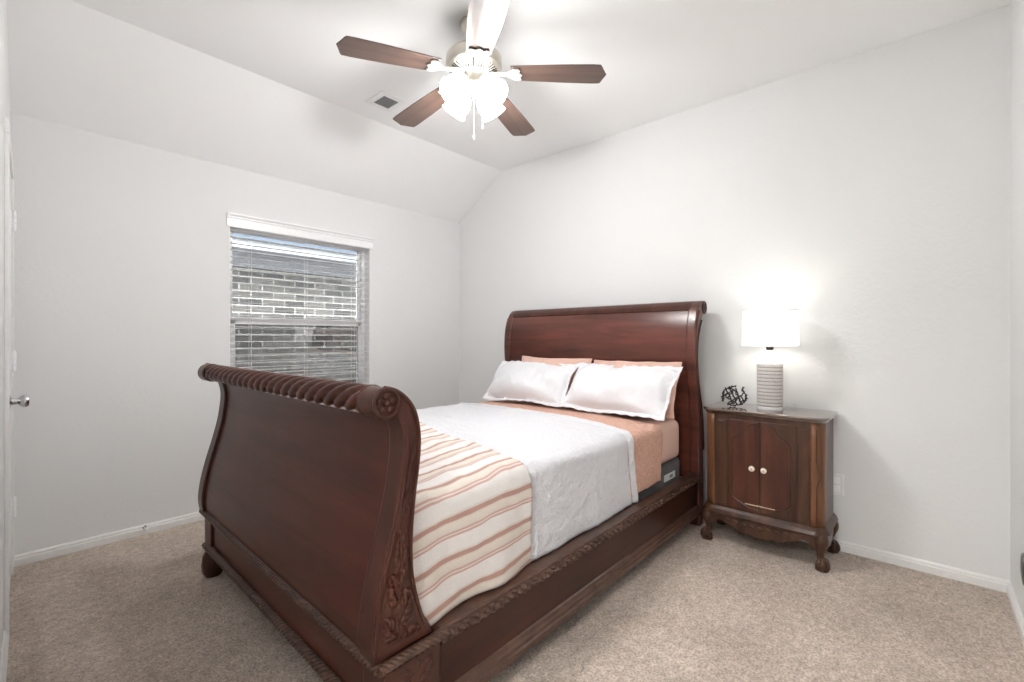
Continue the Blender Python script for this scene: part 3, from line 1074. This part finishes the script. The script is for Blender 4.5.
def pillow(name, mat, ctr, yaw, lean, w, h, t, label, group, flange=0.0, seed=1.0, wavy=0.0):
    """cushion standing on its long edge; ctr is the middle of its lower edge, lean = angle of its face from flat"""
    bm = B()
    ex = Vector((-sin(yaw), cos(yaw), 0))                     # along the bed width
    back_ = Vector((cos(yaw), sin(yaw), 0))
    ez = back_ * cos(lean) + Vector((0, 0, 1)) * sin(lean)     # up the pillow
    en = ex.cross(ez).normalized()
    if en.x > 0: en = -en
    nu, nv = 56, 36

    def side(sg):
        def f(u, v):
            a, c = u * 2 - 1, v * 2 - 1
            fw, fh = 1 - flange * 2 / w, 1 - flange * 2 / h
            ai, ci = min(1, abs(a) / fw), min(1, abs(c) / fh)
            th = t / 2 * ((1 - ai ** 2.6) * (1 - ci ** 2.6)) ** 0.55
            th += 0.012 * noise.noise(Vector((a * 3.2, c * 2.5, seed + sg))) * (1 if th > 0.006 else 0)
            th -= 0.010 * abs(noise.noise(Vector((a * 6, c * 2, seed * 2 + sg)))) * (1 if th > 0.006 else 0)
            pinch = 1 - 0.05 * (1 - abs(a) ** 2) * abs(c) ** 6
            pinch2 = 1 - 0.045 * (1 - abs(c) ** 2) * abs(a) ** 6
            sag = 0.03 * noise.noise(Vector((a * 2.2, c * 1.6, seed * 3.1)))
            edge = max(abs(a), abs(c))
            wv = wavy * sin(a * 30 + c * 22 + seed) * max(0, (edge - 0.9) / 0.1)
            p = Vector(ctr) + ex * (a * w / 2 * pinch2) + ez * (h / 2 + c * h / 2 * pinch) + en * (sg * th + wv * 0.5 + sag)
            return p + ez * wv * 0.5
        return f
    grid(bm, side(1), nu, nv)
    grid(bm, side(-1), nu, nv)
    bmesh.ops.remove_doubles(bm, verts=bm.verts, dist=0.0008)
    o = link(name, bm, mat, None, ctr)
    return tag(o, label, 'pillow', group)


pillow('peach_pillow', M['peach'], (2.785, 2.150, 0.722), 0.02, radians(69), 0.66, 0.375, 0.12, 'peach pillow standing against the headboard behind the left white sham', 'peach pillows', seed=5)
pillow('peach_pillow', M['peach'], (2.780, 1.480, 0.722), -0.02, radians(69), 0.67, 0.370, 0.12, 'peach pillow standing against the headboard behind the right white sham', 'peach pillows', seed=8)
pillow('white_pillow', M['white_cloth'], (2.605, 2.255, 0.738), 0.03, radians(50), 0.76, 0.385, 0.19, 'white pillow in flanged sham on the window side of the bed', 'white pillows', 0.030, 2.0, 0.004)
pillow('white_pillow', M['white_cloth'], (2.590, 1.510, 0.738), -0.04, radians(50), 0.78, 0.395, 0.20, 'white pillow in flanged sham on the nightstand side of the bed', 'white pillows', 0.034, 3.0, 0.005)

# ------------------------------------------------------------------ nightstand
NX0, NX1, NY0, NY1 = 2.885, 3.210, 0.390, 1.000
ns = empty('nightstand', ((NX0 + NX1) / 2, (NY0 + NY1) / 2, 0), 'dark walnut two door nightstand with claw feet beside the headboard', 'nightstand')


def plan(off, r, n=8):
    """plan outline, front corners (low X) rounded"""
    x0, x1, y0, y1 = NX0 - off, NX1 + min(off, 0.01), NY0 - off, NY1 + off
    P = [(x1, y1), (x1, y0)]
    for i in range(n + 1):
        a = -pi / 2 - (pi / 2) * i / n
        P.append((x0 + r + r * cos(a), y0 + r + r * sin(a)))
    for i in range(n + 1):
        a = pi - (pi / 2) * i / n
        P.append((x0 + r + r * cos(a), y1 - r + r * sin(a)))
    return P


def slab(bm, layers, r=0.055):
    """stack of plan outlines [(offset, z)]"""
    rings = [[bm.verts.new((x, y, z)) for x, y in plan(o_, max(0.012, r + o_))] for o_, z in layers]
    n = len(rings[0])
    for a, c in zip(rings[:-1], rings[1:]):
        for j in range(n):
            bm.faces.new((a[j], a[(j + 1) % n], c[(j + 1) % n], c[j]))
    bm.faces.new(list(reversed(rings[0]))); bm.faces.new(rings[-1])


bm = B(); slab(bm, [(0, 0.215), (0, 0.772)]); body = link('cabinet_body', bm, M['wal_dark'], ns)
bm = B(); slab(bm, [(0.004, 0.770), (0.010, 0.776), (0.012, 0.782), (0.020, 0.786), (0.022, 0.794), (0.018, 0.799), (0.012, 0.800)])
link('cabinet_top', bm, M['wal_top'], ns)
bm = B(); slab(bm, [(0.008, 0.170), (0.018, 0.174), (0.022, 0.182), (0.018, 0.189), (0.016, 0.197), (0.010, 0.205), (0.002, 0.217)])
link('base_molding', bm, M['wal_dark'], ns)
# lighter rounded corner pilasters
for yc, sg in ((NY1 - 0.055, 1), (NY0 + 0.055, -1)):
    bm = B()

    def pil(u, v):
        a = radians(-6 + 92 * u)
        return Vector((NX0 + 0.055 - 0.0565 * cos(a), yc + sg * 0.0565 * sin(a), 0.222 + 0.545 * v))
    grid(bm, pil, 10, 8)
    c_ = link('corner_pilaster', bm, M['wal_light'], ns, solid=0.002)
XF = NX0 - 0.001
# doors with arched raised panels
for y0, y1, hand in ((0.6945, 0.858, 1), (0.527, 0.6915, -1)):
    bm = B(); box(bm, XF - 0.008, XF + 0.004, y0, y1, 0.228, 0.745)
    dr = link('door', bm, M['wal_red'] if hand > 0 else M['wal_dark'], ns, bevel=0.003)
    yi = y0 if hand > 0 else y1             # meeting edge
    yo = y1 if hand > 0 else y0
    L = yo - yi
    path = [(yi + L * 0.06, 0.735), (yi + L * 0.30, 0.728), (yi + L * 0.46, 0.700), (yi + L * 0.56, 0.668), (yi + L * 0.74, 0.655), (yi + L * 0.88, 0.625),
            (yi + L * 0.90, 0.56), (yi + L * 0.90, 0.36), (yi + L * 0.88, 0.300), (yi + L * 0.62, 0.272), (yi + L * 0.35, 0.250), (yi + L * 0.06, 0.243)]
    bm = B()
    tube(bm, smooth_path([(XF - 0.009, y, z) for y, z in path], 5), 0.0052, 8)
    link('panel_molding', bm, M['wal_dark'], dr)
    bm = B()
    poly_extrude(bm, [Vector((XF - 0.0105, p.y, p.z)) for p in smooth_path([(0, y, z) for y, z in path], 4)], (0.004, 0, 0))
    link('raised_panel', bm, M['wal_red'], dr, smooth=False)
    bm = B()
    ky = 0.729 if hand > 0 else 0.668
    lathe(bm, [(0, 0), (0.008, 0), (0.006, 0.010), (0.013, 0.014), (0.0165, 0.020), (0.0150, 0.027), (0.008, 0.031), (0, 0.031)], (XF - 0.010, ky, 0.480), (-1, 0, 0), 20)
    kb = link('knob', bm, M['ivory'], dr)
    bm = B(); ball(bm, (XF - 0.0415, ky, 0.480), 0.005); link('screw', bm, M['brass'], kb)
    bm = B(); box(bm, XF - 0.0125, XF - 0.006, min(yi, yi + L * 0.46), max(yi, yi + L * 0.46), 0.2665, 0.2715)
    link('pull_strip', bm, M['cream'], dr, smooth=False)
# narrow side panels beside the doors
for y0, y1 in ((0.866, 0.938), (0.452, 0.518)):
    bm = B(); box(bm, XF - 0.004, XF + 0.003, y0, y1, 0.232, 0.742)
    pn = link('side_panel', bm, M['wal_dark'], ns, bevel=0.002)
    bm = B()
    tube(bm, smooth_path([(XF - 0.004, y0 + 0.008, 0.27), (XF - 0.004, y0 + 0.008, 0.70), (XF - 0.004, y0 + 0.016, 0.725), (XF - 0.004, y1 - 0.016, 0.725), (XF - 0.004, y1 - 0.008, 0.70),
                          (XF - 0.004, y1 - 0.008, 0.27), (XF - 0.004, y1 - 0.016, 0.245), (XF - 0.004, y0 + 0.016, 0.245)], 5, True), 0.0028, 6, closed=True)
    link('panel_molding', bm, M['wal_dark'], pn)
# ogee line on the right pilaster
bm = B()
og = []
for i in range(61):
    z = 0.24 + 0.50 * i / 60
    a = radians(22 + 22 * math.exp(-((z - 0.49) / 0.035) ** 2))
    og.append((NX0 + 0.055 - 0.0585 * cos(a), NY0 + 0.055 - 0.0585 * sin(a), z))
tube(bm, og, 0.003, 6)
link('inlay_line', bm, M['wal_dark'], ns)
# scalloped apron, front and sides
bm = B()


def apron(p0, p1, nrm, depth):
    p0, p1, nv = Vector(p0), Vector(p1), Vector(nrm)
    n = 72
    lo = []; hi = []
    for i in range(n + 1):
        t = i / n
        c = abs(t - 0.5) * 2
        z = 0.100 + 0.042 * max(0, min(1, (c - 0.35) / 0.4)) - 0.038 * max(0, (c - 0.82) / 0.18) - 0.010 * abs(sin(c * pi * 4.0)) * (1 if c < 0.8 else 0)
        z -= 0.012 * math.exp(-(c / 0.10) ** 2)
        lo.append(p0 + (p1 - p0) * t + Vector((0, 0, z)))
    for p in reversed(lo):
        hi.append(Vector((p.x, p.y, 0.178)))
    a = lo + [hi[0], hi[-1]]
    poly_extrude(bm, a, nv * depth)


apron((NX0 - 0.010, NY0 + 0.035, 0), (NX0 - 0.010, NY1 - 0.035, 0), (1, 0, 0), 0.016)
apron((NX0 + 0.03, NY0 - 0.008, 0), (NX1 - 0.02, NY0 - 0.008, 0), (0, 1, 0), 0.016)
apron((NX0 + 0.03, NY1 + 0.008, 0), (NX1 - 0.02, NY1 + 0.008, 0), (0, -1, 0), 0.016)
apo = link('apron', bm, M['wal_dark'], ns, smooth=False)
bm = B()
for k in range(9):
    t = -1 + 2 * k / 8
    y = (NY0 + NY1) / 2 + t * 0.17
    ball(bm, (NX0 - 0.011, y, 0.140 + 0.010 * abs(t)), 0.016 - 0.004 * abs(t), 0.35, 1.0, 0.7)
    tube(bm, [(NX0 - 0.012, y + 0.013 * cos(a), 0.140 + 0.010 * abs(t) + 0.010 * sin(a)) for a in [2 * pi * i / 16 for i in range(16)]], 0.0025, 6, closed=True)
link('carving', bm, M['wal_dark'], apo)
# cabriole legs on ball and claw feet
for lxp, lyp in ((NX0 + 0.020, NY0 + 0.020), (NX0 + 0.020, NY1 - 0.020), (NX1 - 0.020, NY0 + 0.015), (NX1 - 0.020, NY1 - 0.015)):
    dx = -1 if lxp < (NX0 + NX1) / 2 else 0.3
    dy = -1 if lyp < (NY0 + NY1) / 2 else 1
    o_ = Vector((dx, dy, 0)).normalized()
    c0 = Vector((lxp, lyp, 0))
    bm = B()
    tube(bm, smooth_path([c0 + o_ * 0.002 + Vector((0, 0, 0.175)), c0 + o_ * 0.010 + Vector((0, 0, 0.150)), c0 + o_ * 0.006 + Vector((0, 0, 0.115)), c0 + o_ * 0.000 + Vector((0, 0, 0.080)), c0 + o_ * 0.004 + Vector((0, 0, 0.052))], 4),
         [0.034, 0.034, 0.034, 0.034, 0.034, 0.033, 0.031, 0.029, 0.026, 0.024, 0.022, 0.020, 0.018, 0.0175, 0.017, 0.017, 0.018], 14)
    lg = link('leg', bm, M['wal_dark'], ns)
    fc_ = c0 + o_ * 0.012
    bm = B()
    ball(bm, (fc_.x, fc_.y, 0.027), 0.027, 1.05, 1.05, 0.95, 18)
    for k in range(4):
        a = atan2(o_.y, o_.x) + (k - 1.5) * 0.95
        dd = Vector((cos(a), sin(a), 0))
        tube(bm, smooth_path([c0 + o_ * 0.004 + Vector((0, 0, 0.062)), fc_ + dd * 0.018 + Vector((0, 0, 0.055)), fc_ + dd * 0.031 + Vector((0, 0, 0.036)), fc_ + dd * 0.030 + Vector((0, 0, 0.014)), fc_ + dd * 0.024 + Vector((0, 0, 0.004))], 3),
             [0.010, 0.0095, 0.009, 0.009, 0.0095, 0.009, 0.008, 0.008, 0.008, 0.0065, 0.005, 0.004, 0.003], 8)
    lathe(bm, [(0.0, 0), (0.030, 0), (0.032, 0.006), (0.026, 0.010), (0, 0.010)], (fc_.x, fc_.y, 0), (0, 0, 1), 16)
    link('claw_foot', bm, M['wal_dark'], lg)

# ------------------------------------------------------------------ table lamp
LX, LY, LZ = 3.045, 0.680, 0.8005
lp = empty('table_lamp', (LX, LY, LZ), 'lit table lamp with white drum shade on the nightstand', 'lamp')
bm = B()
lathe(bm, [(0, 0), (0.066, 0), (0.068, 0.004), (0.068, 0.018), (0.064, 0.022), (0, 0.022)], (LX, LY, LZ), (0, 0, 1), 40)
link('foot', bm, M['acrylic'], lp)
bm = B()
NS, RH = 96, 0.246
prof_n = 132


def lampbody(u, v):
    a = 2 * pi * u
    h = RH * v
    band = h / 0.0205
    ph = band % 1.0
    prof = abs(sin(pi * ph)) ** 0.6
    wav = 0.0024 * sin(a * 24) * (1 if ph > 0.5 else -1)
    r = 0.0655 + 0.0020 * prof + wav * prof
    if v < 0.02 or v > 0.985: r = 0.0655
    return Vector((LX + r * cos(a), LY + r * sin(a), LZ + 0.022 + h))


grid(bm, lampbody, NS, prof_n)
lathe(bm, [(0, 0), (0.0655, 0), (0.0655, 0.002), (0, 0.002)], (LX, LY, LZ + 0.022 + RH - 0.001), (0, 0, 1), 40)
bmesh.ops.remove_doubles(bm, verts=bm.verts, dist=0.0001)
lbody = link('lamp_body', bm, M['ceramic'], lp)
bm = B()
for k in range(12):
    z = LZ + 0.022 + 0.0205 * k + 0.0008
    lathe(bm, [(0.064, -0.0035), (0.0668, -0.003), (0.0668, 0.003), (0.064, 0.0035)], (LX, LY, z), (0, 0, 1), 40)
link('groove_band', bm, M['ceramic2'], lbody)
bm = B()
lathe(bm, [(0, 0), (0.014, 0), (0.014, 0.003), (0.0125, 0.006), (0.0125, 0.075), (0.014, 0.078), (0.014, 0.082), (0, 0.082)], (LX, LY, LZ + 0.269), (0, 0, 1), 20)
link('neck', bm, M['acrylic'], lp)
bm = B()
lathe(bm, [(0, 0), (0.016, 0), (0.020, 0.006), (0.020, 0.022), (0.015, 0.030), (0.015, 0.060), (0, 0.060)], (LX, LY, LZ + 0.349), (0, 0, 1), 20)
tube(bm, [(LX + 0.018, LY, LZ + 0.362), (LX + 0.036, LY, LZ + 0.362)], 0.003, 8)
link('socket', bm, M['blackmetal'], lp)
bm = B(); ball(bm, (LX, LY, LZ + 0.440), 0.024, 1, 1, 1.25); link('bulb', bm, M['bulb'], lp)
bm = B()
lathe(bm, [(0.1450, 0.0), (0.1470, 0.0), (0.1430, 0.208), (0.1410, 0.208)], (LX, LY, 1.172), (0, 0, 1), 64)
bmesh.ops.delete(bm, geom=[f for f in bm.faces if len(f.verts) > 10], context='FACES_ONLY')
# close the thin wall at its two rims is implicit in the ring; inner face
vs = [v_ for v_ in bm.verts]
o_sh = link('lamp_shade', bm, M['shade'], lp, solid=0.0)
bm = B()
for z, r in ((1.173, 0.1462), (1.379, 0.1423)):
    bm = B()
    tube(bm, [(LX + r * cos(t), LY + r * sin(t), z) for t in [2 * pi * i / 64 for i in range(64)]], 0.0022, 6, closed=True)
    link('shade_rim', bm, M['plastic'], o_sh)
bm = B()
for k in range(3):
    a = 2 * pi * k / 3 + 0.4
    tube(bm, [(LX + 0.016 * cos(a), LY + 0.016 * sin(a), 1.200), (LX + 0.145 * cos(a), LY + 0.145 * sin(a), 1.176)], 0.0016, 6)
tube(bm, [(LX + 0.016 * cos(t), LY + 0.016 * sin(t), 1.200) for t in [2 * pi * i / 16 for i in range(16)]], 0.002, 6, closed=True)
link('shade_spider', bm, M['blackmetal'], o_sh)
bm = B()
tube(bm, smooth_path([(LX + 0.05, LY - 0.05, LZ + 0.012), (LX + 0.085, LY - 0.075, LZ + 0.004), (LX + 0.12, LY - 0.09, LZ + 0.004), (LX + 0.178, LY - 0.10, LZ + 0.005), (LX + 0.185, LY - 0.11, 0.6), (XH - 0.016, 0.45, 0.40)], 6), 0.0026, 8)
link('cord', bm, M['cord'], lp)
lb_ = add_light('lamp_bulb_light', (LX, LY, LZ + 0.47), LAMP_BULB, 0.03, (1.0, 0.93, 0.83))
lb_.parent = lp; lb_.location = (0, 0, 0.47)

# ------------------------------------------------------------------ openwork ornament on the nightstand
orn = empty('openwork_ornament', (3.02, 0.868, 0.8), 'small dark metal openwork twig ornament beside the lamp', 'ornament')
bm = B()
rnd = random.Random(11)
C0 = Vector((3.02, 0.868, 0.8735))
nodes = []
for i in range(26):
    g = i * 2.399963
    z = 1 - 2 * (i + 0.5) / 26
    rr = sqrt(max(0, 1 - z * z))
    jt = rnd.uniform(0.86, 1.06)
    nodes.append(C0 + Vector((rr * cos(g) * 0.054, rr * sin(g) * 0.078, z * 0.066)) * 1.0 + Vector((0, 0, 0)) + Vector((rr * cos(g), rr * sin(g), z)) * 0.010 * (jt - 1) * 8)
seen = set()
for i, p in enumerate(nodes):
    near = sorted(range(26), key=lambda j: (nodes[j] - p).length)[1:3]
    for j in near:
        if (min(i, j), max(i, j)) in seen: continue
        seen.add((min(i, j), max(i, j)))
        q = nodes[j]
        pts = []
        for k in range(7):
            t = k / 6
            c = p.lerp(q, t) + Vector((rnd.uniform(-1, 1), rnd.uniform(-1, 1), rnd.uniform(-1, 1))) * (0.004 if 0 < k < 6 else 0)
            pts.append(c)
        tube(bm, smooth_path(pts, 2), 0.0037, 7)
    # short twig stubs
    d = (p - C0).normalized()
    tube(bm, [p, p + d * 0.006 + Vector((rnd.uniform(-1, 1), rnd.uniform(-1, 1), rnd.uniform(-1, 1))) * 0.007], [0.0042, 0.002], 6)
for p in nodes:
    ball(bm, p, 0.0058, n=8)
for k in range(3):                          # two long diagonal twigs across the open middle
    a = Vector((-0.035, 0.045 - 0.03 * k, 0.055)); c = Vector((-0.035, -0.005 - 0.022 * k, -0.045))
    tube(bm, smooth_path([C0 + a.lerp(c, t / 6) + Vector((rnd.uniform(-1, 1), rnd.uniform(-1, 1), rnd.uniform(-1, 1))) * 0.004 for t in range(7)], 2), 0.0042, 7)
lo = min(v_.co.z for v_ in bm.verts)
bmesh.ops.translate(bm, vec=(0, 0, 0.8008 - lo), verts=bm.verts)
link('twig_lattice', bm, M['iron'], orn)

# ------------------------------------------------------------------ ceiling fan
FX, FY = 1.627, 1.712
fan = empty('ceiling_fan', (FX, FY, ZC), 'five blade ceiling fan with nickel motor and lit glass shades', 'ceiling fan')
FO = Vector((FX, FY, 0))
bm = B()
lathe(bm, [(0, 0), (0.070, 0), (0.070, -0.012), (0.066, -0.030), (0.050, -0.055), (0.026, -0.070), (0.016, -0.074), (0, -0.074)], (FX, FY, ZC), (0, 0, 1), 32)
link('canopy', bm, M['nickel'], fan)
bm = B(); tube(bm, [(FX, FY, ZC - 0.07), (FX, FY, 2.665)], 0.0125, 14); link('downrod', bm, M['nickel'], fan)
bm = B()
lathe(bm, [(0, 2.685), (0.028, 2.685), (0.034, 2.672), (0.090, 2.668), (0.132, 2.655), (0.142, 2.640), (0.143, 2.600), (0.136, 2.588), (0.128, 2.585), (0.118, 2.576), (0.070, 2.562), (0.064, 2.560), (0, 2.560)],
      (FX, FY, 0), (0, 0, 1), 48)
mot = link('motor_housing', bm, M['nickel'], fan)
bm = B()
for k in range(40):
    a = 2 * pi * k / 40
    d_ = Vector((cos(a), sin(a), 0))
    tube(bm, [FO + d_ * 0.120 + Vector((0, 0, 2.5765)), FO + d_ * 0.076 + Vector((0, 0, 2.5635))], 0.0032, 6)
link('vent_slots', bm, M['blackmetal'], mot)
bm = B()
lathe(bm, [(0, 2.565), (0.052, 2.565), (0.054, 2.558), (0.046, 2.548), (0.044, 2.522), (0.048, 2.518), (0.048, 2.506), (0.038, 2.492), (0.028, 2.474), (0.012, 2.462), (0.010, 2.450), (0, 2.446)],
      (FX, FY, 0), (0, 0, 1), 36)
lk = link('light_kit', bm, M['nickel'], fan)
ZB = 2.515
DROOP = 0.085
for k in range(5):
    a = radians(160.5 - 72 * k)
    d_ = Vector((cos(a), sin(a), 0)); e_ = Vector((-sin(a), cos(a), 0))
    pitch = radians(1)
    up = Vector((0, 0, 1))
    ep = e_ * cos(pitch) - up * sin(pitch)     # across the pitched blade
    en = e_ * sin(pitch) + up * cos(pitch)
    # blade iron
    bm = B()
    tube(bm, smooth_path([FO + d_ * 0.085 + up * 2.566, FO + d_ * 0.120 + up * 2.556, FO + d_ * 0.160 + up * 2.552, FO + d_ * 0.185 + up * (ZB + DROOP * 0.48 - 0.009)], 4), 0.010, 8)
    outl = [(0.170, -0.014), (0.190, -0.030), (0.205, -0.048), (0.232, -0.050), (0.240, -0.036), (0.232, -0.020), (0.248, 0.0), (0.232, 0.020), (0.240, 0.036), (0.232, 0.050), (0.205, 0.048), (0.190, 0.030), (0.170, 0.014)]
    poly_extrude(bm, [FO + d_ * r + ep * s_ + up * (ZB + DROOP * (0.665 - r)) - en * 0.012 for r, s_ in outl], en * 0.006)
    for s_ in (-0.03, 0.0, 0.03):
        ball(bm, FO + d_ * 0.215 + ep * s_ + up * (ZB + DROOP * 0.45) - en * 0.013, 0.005, n=8)
    bi = link('blade_iron', bm, M['whitemetal'], fan)
    # blade
    bm = B()
    wf = 1.18
    bl_o = [(0.195, -0.050), (0.30, -0.056), (0.45, -0.063), (0.60, -0.066), (0.634, -0.064), (0.642, -0.052), (0.652, -0.028), (0.665, 0.0), (0.652, 0.028), (0.642, 0.052), (0.634, 0.064), (0.60, 0.066), (0.45, 0.063), (0.30, 0.056), (0.195, 0.050)]
    poly_extrude(bm, [Vector((r, s_ * wf, -0.003)) for r, s_ in bl_o], (0, 0, 0.006))
    base = Vector((FX, FY, ZC))
    me_o = link('blade', bm, M['blade'], None, (0, 0, 0), smooth=False, bevel=0.0015)
    db = (d_ - up * DROOP).normalized(); ebl = (ep - db * ep.dot(db)).normalized(); nbl = db.cross(ebl)
    Rm = Matrix((db, ebl, nbl)).transposed().to_4x4()
    me_o.parent = fan
    me_o.matrix_basis = Matrix.Translation(FO + up * (ZB + DROOP * 0.665) - base) @ Rm
    LOC[me_o] = base
# four tulip glass shades on short arms
vd = math.atan2(-FY, -FX)                    # direction from the fan to the camera side
for k in range(4):
    a = vd + radians(45 + 90 * k)
    d_ = Vector((cos(a), sin(a), 0))
    ax = (d_ * sin(radians(47)) - Vector((0, 0, 1)) * cos(radians(47))).normalized()
    s0 = FO + d_ * 0.064 + Vector((0, 0, 2.497))
    bm = B()
    tube(bm, smooth_path([FO + d_ * 0.035 + Vector((0, 0, 2.516)), FO + d_ * 0.050 + Vector((0, 0, 2.513)), s0], 4), 0.011, 10)
    lathe(bm, [(0, -0.008), (0.020, -0.008), (0.026, 0.0), (0.026, 0.016), (0, 0.016)], s0, ax, 20)
    am = link('lamp_arm', bm, M['nickel'], lk)
    bm = B()
    lathe(bm, [(0.022, 0.004), (0.036, 0.010), (0.054, 0.030), (0.062, 0.054), (0.063, 0.076), (0.060, 0.096), (0.062, 0.112), (0.067, 0.122), (0.065, 0.123), (0.058, 0.098), (0.060, 0.076), (0.059, 0.055), (0.051, 0.032), (0.034, 0.013), (0.020, 0.008)],
          s0, ax, 36)
    bmesh.ops.delete(bm, geom=[f for f in bm.faces if len(f.verts) > 10], context='FACES_ONLY')
    link('glass_shade', bm, M['opal'], fan)
    p = s0 + ax * 0.100
    l_ = add_light('fan_bulb_light', p - base, FAN_BULB, 0.06, (1.0, 0.995, 0.99))
    l_.parent = fan
for dx, z1, n_ in ((0.0, 2.235, 1), (0.03, 2.29, 2)):
    bm = B()
    p = FO + Vector((dx * 0.75, -dx, 0)) + (Vector((cos(vd), sin(vd), 0)) * 0.046 if n_ == 1 else Vector((-0.02, -0.03, 0)))
    tube(bm, [p + Vector((0, 0, 2.47)), p + Vector((0, 0, z1))], 0.0016, 6)
    lathe(bm, [(0, 0), (0.004, -0.002), (0.006, -0.012), (0.0055, -0.020), (0.003, -0.026), (0, -0.027)], p + Vector((0, 0, z1)), (0, 0, 1), 12)
    link('pull_chain', bm, M['whitemetal'], fan)

# ------------------------------------------------------------------ vent, outlet, door stop
vt = empty('ceiling_vent', (1.765, 2.70, ZC), 'small square white air vent in the ceiling beside the fan', 'vent')
bm = B()
vx, vy = 1.765, 2.715
for x0, x1, y0, y1 in ((-0.098, -0.056, -0.105, 0.105), (0.056, 0.098, -0.105, 0.105), (-0.056, 0.056, -0.105, -0.063), (-0.056, 0.056, 0.063, 0.105)):
    box(bm, vx + x0, vx + x1, vy + y0, vy + y1, ZC - 0.008, ZC)
link('vent_frame', bm, M['plastic'], vt, smooth=False, bevel=0.003)
bm = B(); box(bm, vx - 0.058, vx + 0.058, vy - 0.065, vy + 0.065, ZC - 0.0025, ZC - 0.0005); link('vent_backing', bm, M['blackmetal'], vt, smooth=False)
bm = B()
for k in range(9):
    y = vy - 0.060 + k * 0.0145
    poly_extrude(bm, [Vector((vx - 0.056, y, ZC - 0.004)), Vector((vx - 0.056, y + 0.006, ZC - 0.008)), Vector((vx - 0.056, y + 0.0075, ZC - 0.007)), Vector((vx - 0.056, y + 0.0015, ZC - 0.003))], (0.112, 0, 0))
for k in range(3):
    box(bm, vx - 0.029 + k * 0.028, vx - 0.026 + k * 0.028, vy - 0.063, vy + 0.063, ZC - 0.0085, ZC - 0.006)
link('vent_louvers', bm, plain('grey_louver', (0.25, 0.25, 0.25), 0.5), vt, smooth=False)

ou = empty('wall_outlet', (XH, 0.378, 0.375), 'white wall outlet plate low on the wall beside the nightstand', 'outlet')
bm = B(); box(bm, XH - 0.007, XH, 0.343, 0.415, 0.315, 0.437); link('plate', bm, M['plastic'], ou, smooth=False, bevel=0.003)
bm = B()
for z in (0.352, 0.400):
    box(bm, XH - 0.010, XH - 0.006, 0.362, 0.396, z - 0.017, z + 0.017)
link('socket', bm, M['vinyl'], ou, smooth=False, bevel=0.004)

ds = empty('door_stop', (0.621, YW - 0.012, 0.05), 'small spring door stop on the baseboard left of the bed', 'door stop')
bm = B()
lathe(bm, [(0, 0), (0.011, 0), (0.011, 0.004), (0.006, 0.006), (0.006, 0.050), (0, 0.050)], (0.621, YW - 0.013, 0.045), (0, -1, 0), 12)
link('spring', bm, M['chrome'], ds)
bm = B(); lathe(bm, [(0, 0), (0.010, 0), (0.011, 0.010), (0.008, 0.016), (0, 0.016)], (0.621, YW - 0.062, 0.045), (0, -1, 0), 12)
link('rubber_tip', bm, M['plastic'], ds)

# added fill light behind the camera, shaped like a flush ceiling fixture
hl = empty('hall_fill_light', (-0.85, 0.25, 2.44), 'added unseen round fill light in the hallway behind the open doorway', 'fill light')
bm = B(); lathe(bm, [(0, 0), (0.14, 0), (0.14, -0.02), (0.11, -0.06), (0, -0.075)], (-0.85, 0.25, 2.44), (0, 0, 1), 28)
link('fill_diffuser', bm, glow('fill_light_glow', (1, 0.97, 0.93), 3.0), hl)
h_ = add_light('hall_fill_point', (0, 0, -0.16), HALL_FILL_WATT, 0.12, (1.0, 0.985, 0.965))
h_.parent = hl
